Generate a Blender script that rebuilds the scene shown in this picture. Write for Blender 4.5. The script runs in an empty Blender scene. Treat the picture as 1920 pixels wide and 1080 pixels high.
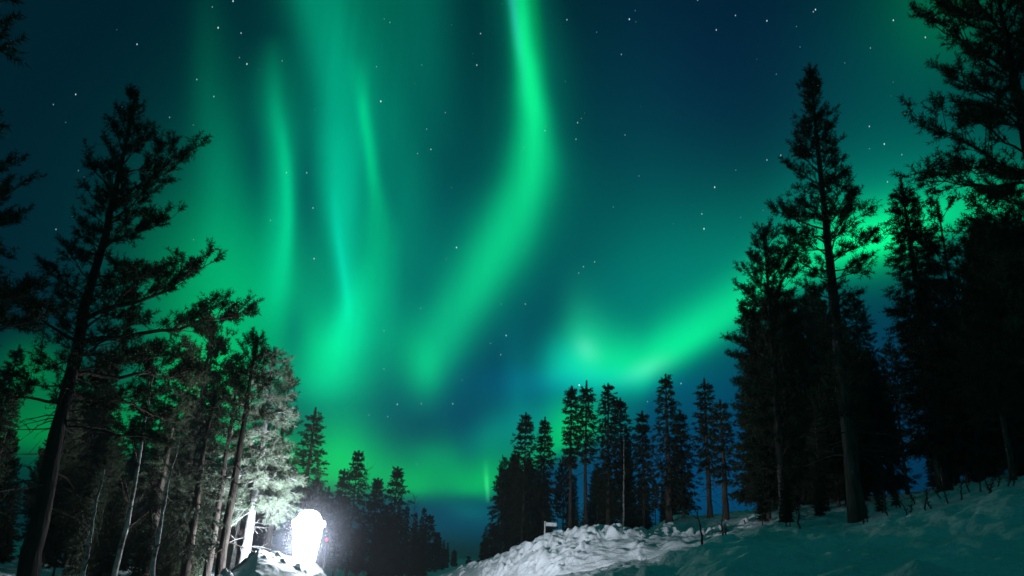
import bpy, math, random
import numpy as np

C = bpy.context.scene.collection
SC = bpy.context.scene
PI = math.pi

# ------------------------------------------------------------------ camera
EYE = 1.65
F_PX = 1450.0                     # focal length in photo pixels (1920 wide)
up_c = np.array((0.0388, 0.9428, -0.331)); up_c /= np.linalg.norm(up_c)   # world up seen in camera axes
fwd_c = np.array((0.0, 0.0, -1.0))
hy = fwd_c - up_c * fwd_c.dot(up_c); hy /= np.linalg.norm(hy)             # world +Y (heading) in camera axes
hx = np.cross(hy, up_c)
M_CW = np.array((hx, hy, up_c))                                           # camera -> world
cam_d = bpy.data.cameras.new('camera'); cam = bpy.data.objects.new('camera', cam_d); C.objects.link(cam)
cam_d.sensor_width = 36.0
cam_d.lens = 36.0 * F_PX / 1920.0
cam_d.clip_start = 0.05; cam_d.clip_end = 9000.0
from mathutils import Matrix
cam.matrix_world = Matrix([list(M_CW[0]) + [0.0], list(M_CW[1]) + [0.0], list(M_CW[2]) + [EYE], [0, 0, 0, 1]])
SC.camera = cam

SC.view_settings.view_transform = 'Standard'
SC.view_settings.look = 'None'
SC.view_settings.exposure = 0.0
SC.view_settings.gamma = 1.0
SC.cycles.use_denoising = True
SC.cycles.max_bounces = 4
SC.cycles.diffuse_bounces = 2
SC.cycles.glossy_bounces = 1
SC.cycles.transmission_bounces = 2
SC.cycles.volume_bounces = 0
SC.cycles.sample_clamp_indirect = 4.0


def ray(px, py):
    d = np.array((px - 960.0, 540.0 - py, -F_PX))
    w = M_CW @ d
    return w / np.linalg.norm(w)


def at(px, py, r):
    """the place seen at a photo pixel, at horizontal distance r"""
    w = ray(px, py)
    k = r / math.hypot(w[0], w[1])
    return np.array((w[0] * k, w[1] * k, EYE + w[2] * k))


def pix(p):
    v = M_CW.T @ (np.asarray(p, float) - np.array((0, 0, EYE)))
    return 960.0 + F_PX * v[0] / -v[2], 540.0 - F_PX * v[1] / -v[2], -v[2]


def lin(r, g, b):
    f = lambda c: (c / 255 / 12.92) if c <= 10 else (((c / 255) + 0.055) / 1.055) ** 2.4
    return (f(r), f(g), f(b))


# ------------------------------------------------------------------ sky
# The night sky is a function of direction only: an aurora chart whose axis is a fixed
# direction in the sky (a little west of north, 19 degrees up); one chart unit = one radian-ish tangent.
world = bpy.data.worlds.new("World"); SC.world = world
world.use_nodes = True
NT = world.node_tree
NT.nodes.clear()


class G:
    def __init__(s, nt): s.nt = nt

    def _in(s, sock, v):
        if hasattr(v, 'is_output'): s.nt.links.new(v, sock)
        else: sock.default_value = v

    def m(s, op, a, b=None, c=None, clamp=False):
        n = s.nt.nodes.new('ShaderNodeMath'); n.operation = op; n.use_clamp = clamp
        s._in(n.inputs[0], a)
        if b is not None: s._in(n.inputs[1], b)
        if c is not None: s._in(n.inputs[2], c)
        return n.outputs[0]

    def v(s, op, a, b=None, c=None, scale=None):
        n = s.nt.nodes.new('ShaderNodeVectorMath'); n.operation = op
        s._in(n.inputs[0], a)
        if b is not None: s._in(n.inputs[1], b)
        if c is not None: s._in(n.inputs[2], c)
        if scale is not None: s._in(n.inputs['Scale'], scale)
        return n.outputs['Value'] if op in ('DOT_PRODUCT', 'LENGTH', 'DISTANCE') else n.outputs[0]

    def curve(s, x, pts):
        n = s.nt.nodes.new('ShaderNodeFloatCurve')
        mp = n.mapping; mp.use_clip = False; mp.extend = 'HORIZONTAL'
        c = mp.curves[0]
        pts = sorted(pts)
        while len(c.points) < len(pts): c.points.new(0.5, 0.5)
        for p, q in zip(c.points, pts):
            p.location = q; p.handle_type = 'AUTO_CLAMPED'
        mp.update()
        s._in(n.inputs['Value'], x)
        return n.outputs[0]

    def noise(s, vec, scale, detail=3.0, rough=0.5):
        n = s.nt.nodes.new('ShaderNodeTexNoise')
        n.inputs['Scale'].default_value = scale; n.inputs['Detail'].default_value = detail
        n.inputs['Roughness'].default_value = rough
        s._in(n.inputs['Vector'], vec)
        return n.outputs['Fac']


g = G(NT)
dirn = NT.nodes.new('ShaderNodeTexCoord').outputs['Generated']
ax_r, ax_u, ax_f = M_CW[:, 0], M_CW[:, 1], -M_CW[:, 2]
dr = g.v('DOT_PRODUCT', dirn, tuple(ax_r)); du = g.v('DOT_PRODUCT', dirn, tuple(ax_u)); df = g.v('DOT_PRODUCT', dirn, tuple(ax_f))
dfc = g.m('MAXIMUM', df, 0.12)
CX = g.m('ADD', g.m('MULTIPLY', g.m('DIVIDE', dr, dfc), F_PX / 1920.0), 0.5)              # chart east, 0..1 over the display
CY = g.m('ADD', g.m('MULTIPLY', g.m('DIVIDE', du, dfc), -F_PX / 1080.0), 0.5)             # chart south, 0..1
CXc = g.m('MINIMUM', g.m('MAXIMUM', CX, -0.2), 1.2)
CYc = g.m('MINIMUM', g.m('MAXIMUM', CY, 0.0), 1.0)
CXu = g.m('MINIMUM', g.m('MAXIMUM', CX, 0.0), 1.0)
nm = NT.nodes.new('ShaderNodeMapRange'); nm.interpolation_type = 'SMOOTHSTEP'
NT.links.new(df, nm.inputs['Value']); nm.inputs['From Min'].default_value = 0.12; nm.inputs['From Max'].default_value = 0.5
ahead = nm.outputs['Result']
cvec = NT.nodes.new('ShaderNodeCombineXYZ'); NT.links.new(CX, cvec.inputs[0]); NT.links.new(CY, cvec.inputs[1])
cvec = cvec.outputs[0]

# wobble so that no edge is a perfect curve, and fine ray striation (stretched along the field lines)
ray_v = NT.nodes.new('ShaderNodeCombineXYZ')
NT.links.new(g.m('MULTIPLY', g.m('ADD', CX, g.m('MULTIPLY', CY, g.m('MULTIPLY', g.m('SUBTRACT', 0.56, CX), 0.25))), 1.0), ray_v.inputs[0])
NT.links.new(g.m('MULTIPLY', CY, 0.055), ray_v.inputs[1])
stri = g.m('POWER', g.noise(ray_v.outputs[0], 34.0, 4.0, 0.62), 1.0)
stri2 = g.noise(ray_v.outputs[0], 9.0, 2.0, 0.5)
soft = g.noise(cvec, 5.0, 3.0, 0.5)
CXw = g.m('ADD', CX, g.m('MULTIPLY', g.m('SUBTRACT', soft, 0.5), 13.0 / 1920.0))
CYw = g.m('ADD', CY, g.m('MULTIPLY', g.m('SUBTRACT', soft, 0.5), 13.0 / 1080.0))

total = None
sheets = []
SKY_GAIN = 1.0
LAMP_POWER = 110.0


def add(fac, col):
    global total
    total = g.v('SCALE', tuple(col), scale=fac) if total is None else g.v('MULTIPLY_ADD', tuple(col), fac, c=total)


def flush(gain=None):
    # one emission layer of the sky; layers add up
    global total
    if total is None: return
    n = NT.nodes.new('ShaderNodeBackground')
    c = total if gain is None else g.v('SCALE', total, scale=gain)
    NT.links.new(c, n.inputs['Color']); n.inputs['Strength'].default_value = SKY_GAIN
    sheets.append(n.outputs[0]); total = None


E1 = math.exp(-1.0)


def blob(x, y, sx, sy, col, rot=0.0):
    if rot:
        c, s_ = math.cos(rot), math.sin(rot)
        # rotated ellipse: both axes from dot products with the chart position
        a = g.m('SUBTRACT', g.v('DOT_PRODUCT', cvec, (1920 * c / sx, 1080 * s_ / sx, 0)), (x * c + y * s_) / sx)
        b = g.m('SUBTRACT', g.v('DOT_PRODUCT', cvec, (-1920 * s_ / sy, 1080 * c / sy, 0)), (y * c - x * s_) / sy)
        q = g.m('MULTIPLY_ADD', a, a, g.m('MULTIPLY', b, b))
    else:
        v = g.v('MULTIPLY_ADD', cvec, (1920 / sx, 1080 / sy, 0), c=(-x / sx, -y / sy, 0))
        q = g.v('DOT_PRODUCT', v, v)
    add(g.m('POWER', E1, q), col)


def stroke(pts, col, ratio=1.0, vertical=True, stri_amt=0.0, wa=1.0):
    """pts: (along_px, centre_px, width_px, intensity); ratio: width on the larger-coordinate side over the smaller one"""
    L, Wd = (1080.0, 1920.0) if vertical else (1920.0, 1080.0)
    t = CYc if vertical else CXu
    o = (CXw if vertical else CYw) if wa else (CX if vertical else CY)
    cen = g.curve(t, [(q[0] / L, q[1] / Wd) for q in pts])
    wid = g.curve(t, [(q[0] / L, q[2] / Wd * 5.0) for q in pts])
    inten = g.curve(t, [(q[0] / L, q[3]) for q in pts])
    d = g.m('DIVIDE', g.m('SUBTRACT', o, cen), wid)
    if ratio != 1.0:
        d = g.m('MAXIMUM', g.m('DIVIDE', d, ratio), g.m('MULTIPLY', d, -1.0))
    e = g.m('POWER', math.exp(-25.0), g.m('MULTIPLY', d, d))
    e = g.m('MULTIPLY', e, inten)
    if stri_amt:
        e = g.m('MULTIPLY', e, g.m('MULTIPLY_ADD', stri, stri_amt, 1.0 - stri_amt * 0.5))
    add(e, col)
shim = g.m('MULTIPLY', g.m('ADD', 0.82, g.m('MULTIPLY', stri2, 0.36)), ahead)
# --- airglow: the dark sky between the curtains
blob(950, 560, 640, 330, (0.0, 0.040, 0.042))
blob(470, 490, 190, 240, (0.0, 0.085, 0.04))
blob(420, 590, 140, 170, (0.0, 0.30, 0.045))
blob(390, 720, 80, 80, (0.0, 0.34, 0.02))
blob(180, 800, 200, 90, (0.0, 0.14, 0.015))
blob(60, 690, 60, 50, (0.0, 0.16, 0.02))
blob(1640, 455, 70, 60, (0.0, 0.22, 0.02))
blob(552, 620, 20, 50, (0.0, -0.10, -0.01))
blob(575, 400, 22, 120, (0.0, -0.05, -0.01))
blob(480, 330, 26, 110, (0.0, -0.035, -0.005))
blob(600, 590, 150, 170, (0.0, 0.09, 0.03))
blob(1300, 480, 260, 170, (0.0, 0.06, 0.035))
blob(700, 330, 240, 380, (0.0, 0.055, 0.045))
blob(1350, 170, 260, 260, (0.001, 0.0, 0.020))
blob(1170, 250, 150, 260, (0.0, 0.012, 0.012))
blob(1700, 230, 190, 260, (0.0, 0.055, 0.045))
blob(1770, 10, 110, 120, (0.0, 0.09, 0.012))
blob(950, 780, 700, 230, (0.0, 0.012, 0.055))
blob(1300, 860, 420, 160, (0.0, 0.014, 0.055))
blob(1310, 940, 260, 60, (0.0, 0.030, 0.085))
blob(1700, 760, 300, 220, (0.001, 0.010, 0.040))
blob(900, 990, 260, 60, (0.0, 0.07, 0.12))
# the base night sky, carried on overhead and behind as a faint veil
total = g.v('ADD', g.v('SCALE', total, scale=shim), (0.0, 0.0135, 0.0235))
total = g.v('MAXIMUM', total, (0.0, 0.002, 0.004))
total = g.v('ADD', total, g.v('SCALE', (0.004, 0.050, 0.046), scale=g.m('SUBTRACT', 1.0, ahead)))
flush()
# --- curtains, left half of the display
stroke([(0, 640, 90, .19), (120, 660, 80, .19), (240, 665, 75, .14), (350, 660, 70, .10), (480, 660, 90, .11), (600, 640, 80, .16), (700, 620, 60, .07), (800, 610, 60, 0)],
       (0.0, 0.68, 0.30), ratio=1.4, stri_amt=1.0)
stroke([(0, 585, 40, .18), (100, 610, 42, .22), (200, 630, 42, .26), (290, 632, 36, .40), (370, 634, 30, .44), (440, 638, 22, .40), (500, 644, 18, .36), (560, 651, 18, .30), (640, 642, 28, .18), (720, 640, 30, 0)],
       (0.0, 0.78, 0.40), ratio=1.5, stri_amt=.5)
stroke([(340, 624, 10, 0), (420, 632, 10, .14), (480, 640, 8, .22), (560, 650, 8, .18), (620, 654, 10, 0)], (0.0, 0.6, 0.5))
stroke([(100, 668, 20, 0), (170, 676, 13, .20), (240, 686, 11, .42), (310, 697, 11, .42), (370, 705, 15, .32), (440, 706, 28, .28), (520, 693, 36, .34), (600, 668, 48, .42), (680, 640, 55, .30), (760, 630, 50, 0)],
       (0.0, 0.78, 0.22), ratio=1.2, stri_amt=.8)
stroke([(60, 512, 18, 0), (150, 514, 18, .07), (200, 518, 17, .14), (300, 534, 15, .28), (390, 540, 14, .34), (450, 538, 16, .30), (520, 532, 24, .22), (620, 515, 30, .06), (700, 510, 30, 0)],
       (0.0, 0.85, 0.30), ratio=0.8, stri_amt=.5)
stroke([(60, 515, 30, 0), (160, 515, 40, .12), (300, 525, 32, .24), (400, 525, 28, .24), (500, 520, 30, .16), (620, 510, 40, 0)],
       (0.0, 0.85, 0.36), ratio=1.0, stri_amt=.5)
stroke([(0, 385, 30, .03), (120, 390, 34, .07), (250, 400, 38, .12), (350, 405, 40, .15), (450, 410, 50, .14), (600, 420, 60, .05)],
       (0.0, 0.72, 0.30), ratio=1.3, stri_amt=1.0)
stroke([(150, 745, 50, 0), (260, 755, 50, .06), (360, 765, 45, .10), (440, 770, 40, .07), (540, 780, 40, 0)], (0.0, 0.72, 0.32), stri_amt=1.0)
stroke([(0, 800, 50, .07), (150, 810, 45, .05), (300, 830, 40, .0)], (0.0, 0.72, 0.40))
blob(603, 655, 40, 66, (0.0, 0.20, 0.05))
blob(590, 720, 45, 40, (0.0, 0.13, 0.055))
blob(640, 690, 70, 60, (0.0, 0.10, 0.02))
flush(shim)
# --- the bright central curtain
stroke([(0, 976, 19, .62), (80, 984, 20, .80), (160, 994, 24, .86), (240, 1001, 31, .72), (320, 996, 42, .60), (390, 973, 51, .54), (460, 940, 58, .52), (540, 892, 60, .44), (600, 854, 58, .38), (660, 822, 54, .33), (710, 802, 46, .22), (750, 796, 42, .08), (790, 792, 36, 0)],
       (0.004, 0.88, 0.22), ratio=0.9, stri_amt=.6)
stroke([(0, 980, 52, .12), (150, 1000, 60, .13), (300, 1000, 70, .14), (420, 950, 100, .14), (540, 890, 110, .12), (640, 830, 90, .10), (740, 795, 70, .05), (820, 790, 60, 0)],
       (0.0, 0.80, 0.42))
stroke([(0, 960, 9, .24), (60, 968, 9, .2), (140, 980, 9, .06), (200, 985, 9, 0)], (0.05, 0.5, 0.75))
stroke([(0, 1000, 12, .12), (60, 1008, 12, .11), (160, 1018, 14, .04), (240, 1020, 14, .0)], (0.0, 0.8, 0.0))
blob(770, 655, 46, 60, (0.0, 0.12, 0.02))
blob(800, 690, 26, 46, (0.0, 0.16, 0.035))
flush(shim)
# --- the arc on the right and its plume
stroke([(960, 700, 80, 0), (1010, 694, 60, .12), (1040, 690, 60, .34), (1080, 686, 64, .52), (1130, 690, 66, .60), (1190, 692, 62, .74), (1240, 668, 60, .78), (1300, 634, 60, .74), (1380, 580, 62, .62), (1460, 520, 64, .62), (1560, 470, 66, .70), (1640, 450, 60, .78), (1720, 425, 60, .66), (1800, 400, 60, .46), (1900, 380, 60, .2)],
       (0.003, 0.95, 0.235), ratio=0.62, vertical=False)
stroke([(990, 690, 100, 0), (1040, 670, 110, .04), (1150, 600, 130, .12), (1280, 570, 140, .16), (1400, 510, 130, .16), (1520, 430, 120, .16), (1650, 390, 110, .18), (1800, 370, 110, .16), (1900, 360, 110, .1)],
       (0.0, 0.80, 0.45), ratio=1.0, vertical=False)
stroke([(480, 1085, 30, 0), (540, 1085, 32, .07), (590, 1090, 34, .20), (640, 1098, 36, .30), (690, 1105, 40, .16), (740, 1110, 40, 0)], (0.02, 0.72, 0.28), ratio=1.3)
blob(1060, 672, 46, 40, (0.0, 0.06, 0.13))
blob(1100, 655, 24, 18, (0.05, 0.06, 0.09), rot=.9)
blob(1215, 690, 40, 16, (0.05, 0.05, 0.10), rot=-.4)
blob(1100, 715, 140, 28, (0.0, 0.06, 0.16))
stroke([(560, 955, 40, 0), (640, 958, 24, .04), (700, 960, 20, .07), (760, 968, 22, .06), (840, 980, 30, 0)], (0.0, 0.7, 0.5))
flush(shim)
# --- low band above the tree line
stroke([(300, 820, 70, .2), (480, 850, 60, .3), (560, 880, 60, .52), (640, 893, 76, .60), (700, 900, 64, .56), (770, 912, 54, .64), (830, 906, 66, .50), (880, 912, 50, .62), (930, 902, 60, .50), (990, 870, 50, .40), (1060, 822, 60, .50), (1140, 800, 60, .16), (1220, 790, 60, .0)],
       (0.0, 0.80, 0.08), ratio=0.40, vertical=False, wa=1.0)
blob(640, 760, 80, 90, (0.0, 0.11, 0.04))
blob(700, 840, 110, 60, (0.0, 0.07, 0.02))
blob(925, 815, 70, 34, (0.0, 0.16, 0.08), rot=-.5)
blob(800, 850, 40, 22, (0.0, 0.06, 0.02), rot=.3)
blob(1000, 800, 60, 30, (0.0, 0.10, 0.05), rot=-.7)
blob(640, 850, 50, 60, (0.0, 0.16, 0.01))
blob(1010, 760, 110, 50, (0.0, 0.07, 0.05))
blob(880, 960, 40, 16, (0.0, 0.09, 0.05), rot=.2)
blob(1065, 800, 40, 50, (0.0, 0.2, 0.0))
stroke([(860, 911, 5, 0), (890, 912, 4.5, .25), (910, 913, 4, .5), (925, 914, 4, .4), (945, 915, 4, 0)], (0.06, 0.8, 0.25), wa=0.0)
blob(912, 900, 26, 40, (0.0, 0.10, 0.0))

flush(shim)

NIGHT = 0.002
# --- stars (direction on the chart, short trails from the long exposure)
STARS = [(437, 2, 1.0), (398, 13, .5), (409, 52, 1.0), (452, 62, .7), (257, 83, .8), (463, 120, .9), (449, 108, .4), (369, 149, .6), (401, 181, .6),
         (142, 177, .8), (100, 196, .5), (318, 220, .5), (529, 114, .4), (575, 324, .6), (537, 324, .5), (587, 390, .6), (714, 190, 1.0), (706, 125, .4),
         (901, 63, .6), (894, 122, .7), (731, 42, .4), (835, 211, .4), (808, 280, .6), (800, 242, .4), (783, 288, .4), (856, 464, .8), (589, 485, .7), (507, 413, .4), (433, 571, .7),
         (789, 578, .35), (720, 620, .4), (720, 692, .4), (949, 629, .7), (939, 665, .5), (985, 570, .5), (1094, 500, .5), (1085, 512, .4), (1115, 491, .5), (1063, 37, .6), (1083, 230, .6), (1080, 261, .5),
         (1180, 36, .9), (1165, 102, .5), (1191, 20, .3), (1308, 0, .6), (1343, 56, .7), (1379, 29, .6), (1438, 39, .8), (1320, 429, .9), (1316, 401, .6), (1340, 351, .9), (1464, 291, .6), (1438, 300, .6),
         (1525, 22, .6), (1529, 18, .9), (1675, 38, .9), (1754, 32, 1.0), (1735, 70, .8), (1632, 90, .5), (1696, 214, .9), (1658, 270, .9), (1630, 237, .7), (1664, 341, .6), (1691, 290, .5),
         (745, 758, .7), (849, 757, .6), (790, 757, .45), (692, 778, .4), (727, 781, .5), (1086, 722, 1.0), (1277, 719, .6), (1214, 753, .4), (1172, 253, .4), (1022, 245, .4), (1150, 388, .3), (940, 570, .3), (147, 320, .4), (105, 430, .6), (1500, 88, .3), (1584, 118, .3), (1198, 330, .3)]
svec = g.v('MULTIPLY', cvec, (1920.0, 1080.0 * 0.62, 0.0))
acc = None
for i, (sx, sy, si) in enumerate(STARS):
    dd = g.v('DISTANCE', svec, (float(sx), sy * 0.62, 0.0))
    rad = 0.95 + 0.5 * si
    k = 1.6 * si ** 1.5
    e = g.m('MULTIPLY_ADD', dd, -k / rad, k, clamp=True)
    acc = e if acc is None else g.m('ADD', acc, e)
    if i % 25 == 24 or i == len(STARS) - 1:
        total = g.v('SCALE', (0.75, 0.95, 1.0), scale=acc); acc = None
        flush()
# faint field stars everywhere in the sky
vor = NT.nodes.new('ShaderNodeTexVoronoi'); vor.feature = 'F1'; vor.inputs['Scale'].default_value = 85.0
NT.links.new(dirn, vor.inputs['Vector'])
sep = NT.nodes.new('ShaderNodeSeparateColor'); NT.links.new(vor.outputs['Color'], sep.inputs[0])
pick = g.m('GREATER_THAN', sep.outputs[0], 0.5)
fs = g.m('SUBTRACT', 1.0, g.m('DIVIDE', vor.outputs['Distance'], 0.075), clamp=True)
fs = g.m('MULTIPLY', g.m('MULTIPLY', fs, pick), g.m('MULTIPLY', g.m('POWER', sep.outputs[1], 3.0), 0.5))
total = g.v('SCALE', (0.6, 0.9, 1.0), scale=fs)
flush()

# the last of the twilight sky under the aurora: a physical sky with the sun far below the horizon
nish = NT.nodes.new('ShaderNodeTexSky'); nish.sky_type = 'NISHITA'; nish.sun_disc = False
nish.sun_elevation = math.radians(-5.0); nish.sun_rotation = math.radians(160.0)
total = g.v('SCALE', nish.outputs[0], scale=NIGHT)
flush()
sh = sheets[0]
for s_ in sheets[1:]:
    n = NT.nodes.new('ShaderNodeAddShader'); NT.links.new(sh, n.inputs[0]); NT.links.new(s_, n.inputs[1]); sh = n.outputs[0]
wo = NT.nodes.new('ShaderNodeOutputWorld'); NT.links.new(sh, wo.inputs['Surface'])
world.cycles.sampling_method = 'NONE'

# ------------------------------------------------------------------ helpers
def vnoise(x, y, seed=0):
    """smooth value noise on the plane, 0..1"""
    x = np.asarray(x, float); y = np.asarray(y, float)
    xi = np.floor(x).astype(np.int64); yi = np.floor(y).astype(np.int64)
    fx = x - xi; fy = y - yi
    fx = fx * fx * (3 - 2 * fx); fy = fy * fy * (3 - 2 * fy)

    def h(a, b):
        n = (a * 374761393 + b * 668265263 + seed * 974634777) & 0x7fffffff
        n = ((n ^ (n >> 13)) * 1274126177) & 0x7fffffff
        return ((n ^ (n >> 16)) & 0xffff) / 65535.0
    return (h(xi, yi) * (1 - fx) + h(xi + 1, yi) * fx) * (1 - fy) + (h(xi, yi + 1) * (1 - fx) + h(xi + 1, yi + 1) * fx) * fy


def fbm(x, y, seed=0, oct=4):
    s = 0.0; a = 0.5; t = 0.0
    for k in range(oct):
        s = s + a * vnoise(x * 2 ** k, y * 2 ** k, seed + k); t += a; a *= 0.5
    return s / t


def mk(name, verts, faces, mat, parent=None, smooth=False):
    """faces: list of index arrays (n,3) or (n,4)"""
    me = bpy.data.meshes.new(name)
    verts = np.asarray(verts, np.float32).reshape(-1, 3)
    fs = [np.asarray(f, np.int32) for f in faces if len(f)]
    me.vertices.add(len(verts)); me.vertices.foreach_set('co', verts.ravel())
    nl = sum(f.size for f in fs); npoly = sum(len(f) for f in fs)
    me.loops.add(nl); me.polygons.add(npoly)
    me.loops.foreach_set('vertex_index', np.concatenate([f.ravel() for f in fs]))
    tot = np.concatenate([np.full(len(f), f.shape[1], np.int32) for f in fs])
    st = np.concatenate(([0], np.cumsum(tot)[:-1])).astype(np.int32)
    me.polygons.foreach_set('loop_start', st)
    me.polygons.foreach_set('loop_total', tot)
    me.polygons.foreach_set('use_smooth', np.full(npoly, smooth, bool))
    me.update(calc_edges=True)
    me.validate()
    o = bpy.data.objects.new(name, me); C.objects.link(o)
    if mat: me.materials.append(mat)
    if parent: o.parent = parent
    return o


def thing(name, label, cat, loc=(0, 0, 0), group=None, rotz=0.0):
    o = bpy.data.objects.new(name, None); C.objects.link(o)
    o.empty_display_size = 0.2
    o.location = tuple(float(c) for c in loc); o.rotation_euler = (0, 0, rotz)
    return tag(o, label, cat, group)


def tag(o, label, cat, group=None):
    o['label'] = label; o['category'] = cat
    if group: o['group'] = group
    return o


def dup(root, loc, rotz, sc, label, group):
    r = root.copy(); C.objects.link(r)
    r.location = tuple(float(c) for c in loc); r.rotation_euler = (0, 0, rotz); r.scale = sc
    r['label'] = label
    if group: r['group'] = group
    for ch in list(root.children):
        c = ch.copy(); C.objects.link(c); c.parent = r
        for gc in list(ch.children):
            d = gc.copy(); C.objects.link(d); d.parent = c
    return r


def unit(a):
    n = np.linalg.norm(a, axis=-1, keepdims=True); n[n == 0] = 1
    return a / n


def prisms(P0, P1, R0, R1, n=3):
    """many small tapered twigs at once -> verts, quads"""
    P0 = np.asarray(P0, float).reshape(-1, 3); P1 = np.asarray(P1, float).reshape(-1, 3)
    N = len(P0)
    if N == 0: return np.zeros((0, 3)), np.zeros((0, 4), int)
    d = unit(P1 - P0)
    ref = np.tile((0.0, 0.0, 1.0), (N, 1)); ref[np.abs(d[:, 2]) > 0.9] = (1, 0, 0)
    u = unit(np.cross(d, ref)); v = np.cross(d, u)
    a = np.arange(n) * 2 * PI / n
    ring = u[:, None, :] * np.cos(a)[None, :, None] + v[:, None, :] * np.sin(a)[None, :, None]
    A = P0[:, None, :] + ring * np.asarray(R0)[:, None, None]
    B = P1[:, None, :] + ring * np.asarray(R1)[:, None, None]
    V = np.concatenate((A, B), axis=1).reshape(-1, 3)
    base = np.arange(N)[:, None] * 2 * n
    k = np.arange(n)[None, :]; k2 = (k + 1) % n
    Q = np.stack((base + k, base + k2, base + n + k2, base + n + k), axis=-1).reshape(-1, 4)
    return V, Q


def tube(P, R, n=8, cap=True):
    """one tapered tube along a polyline -> verts, quads"""
    P = np.asarray(P, float); R = np.asarray(R, float); m = len(P)
    T = unit(np.gradient(P, axis=0))
    ref = np.array((1.0, 0.13, 0.07)) if abs(T[0][2]) > 0.8 else np.array((0.0, 0.0, 1.0))
    V = []
    a = np.arange(n) * 2 * PI / n
    for i in range(m):
        u = np.cross(T[i], ref); u /= np.linalg.norm(u); v = np.cross(T[i], u)
        V.append(P[i] + R[i] * (np.cos(a)[:, None] * u + np.sin(a)[:, None] * v))
    V = np.concatenate(V)
    Q = [(i * n + k, i * n + (k + 1) % n, (i + 1) * n + (k + 1) % n, (i + 1) * n + k) for i in range(m - 1) for k in range(n)]
    return V, np.array(Q)


class Acc:
    def __init__(s): s.V = []; s.F3 = []; s.F4 = []; s.n = 0

    def add(s, V, F):
        V = np.asarray(V, float)
        if len(V) == 0: return
        F = np.asarray(F) + s.n
        (s.F3 if F.shape[1] == 3 else s.F4).append(F)
        s.V.append(V); s.n += len(V)

    def build(s, name, mat, parent=None, smooth=False):
        fs = []
        if s.F3: fs.append(np.concatenate(s.F3))
        if s.F4: fs.append(np.concatenate(s.F4))
        return mk(name, np.concatenate(s.V), fs, mat, parent, smooth)


# ------------------------------------------------------------------ materials
def material(name, base, rough=0.8, spec=0.2):
    m = bpy.data.materials.new(name); m.use_nodes = True
    b = m.node_tree.nodes['Principled BSDF']
    b.inputs['Base Color'].default_value = (*base, 1)
    b.inputs['Roughness'].default_value = rough
    b.inputs['Specular IOR Level'].default_value = spec
    return m, b, m.node_tree


def ramp_noise(nt, b, c0, c1, scale, detail=4.0, p0=0.35, p1=0.65, stretch=None, bump=0.0, bdist=0.02, bscale=None):
    tc = nt.nodes.new('ShaderNodeTexCoord'); src = tc.outputs['Object']
    if stretch:
        mp = nt.nodes.new('ShaderNodeMapping'); mp.inputs['Scale'].default_value = stretch
        nt.links.new(src, mp.inputs[0]); src = mp.outputs[0]
    n = nt.nodes.new('ShaderNodeTexNoise'); n.inputs['Scale'].default_value = scale; n.inputs['Detail'].default_value = detail
    nt.links.new(src, n.inputs['Vector'])
    r = nt.nodes.new('ShaderNodeValToRGB')
    r.color_ramp.elements[0].position = p0; r.color_ramp.elements[0].color = (*c0, 1)
    r.color_ramp.elements[1].position = p1; r.color_ramp.elements[1].color = (*c1, 1)
    nt.links.new(n.outputs['Fac'], r.inputs[0]); nt.links.new(r.outputs[0], b.inputs['Base Color'])
    if bump:
        n2 = nt.nodes.new('ShaderNodeTexNoise'); n2.inputs['Scale'].default_value = bscale or scale * 2; n2.inputs['Detail'].default_value = 5.0
        nt.links.new(src, n2.inputs['Vector'])
        bp = nt.nodes.new('ShaderNodeBump'); bp.inputs['Strength'].default_value = bump; bp.inputs['Distance'].default_value = bdist
        nt.links.new(n2.outputs['Fac'], bp.inputs['Height']); nt.links.new(bp.outputs[0], b.inputs['Normal'])


def mat_snow(name, c0, c1, scale, bump, bdist, bscale):
    m, b, nt = material(name, c1, 0.75, 0.25)
    ramp_noise(nt, b, c0, c1, scale, 5.0, 0.3, 0.7, bump=bump, bdist=bdist, bscale=bscale)
    return m


M_SNOW = mat_snow('snow_field', (0.60, 0.62, 0.65), (0.84, 0.85, 0.87), 1.3, 1.0, 0.09, 5.0)
M_BANK = mat_snow('ploughed_snow', (0.66, 0.68, 0.71), (0.82, 0.83, 0.85), 3.0, 0.7, 0.04, 9.0)


def mat_needles(name, c0, c1):
    m, b, nt = material(name, c0, 0.75, 0.12)
    ramp_noise(nt, b, c0, c1, 1.6, 3.0, 0.35, 0.65)
    return m


M_PINE = mat_needles('pine_needles', (0.026, 0.042, 0.024), (0.055, 0.078, 0.042))
M_SPRUCE = mat_needles('spruce_needles', (0.022, 0.034, 0.021), (0.045, 0.062, 0.036))
M_GREY = mat_needles('halflit_needles', (0.04, 0.056, 0.040), (0.09, 0.112, 0.082))  # lighter copy of the spruce green: lamplight on this crown put into the colour
M_LITNEEDLES = mat_needles('lamplit_needles', (0.075, 0.105, 0.070), (0.19, 0.235, 0.175))  # paler copy for the tree by the lantern, lamplight painted into the needles


def mat_bark(name, c0, c1, scale=9.0):
    m, b, nt = material(name, c0, 0.9, 0.15)
    ramp_noise(nt, b, c0, c1, scale, 6.0, 0.35, 0.7, stretch=(1, 1, 0.25), bump=0.9, bdist=0.03, bscale=scale * 2.2)
    return m


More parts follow.
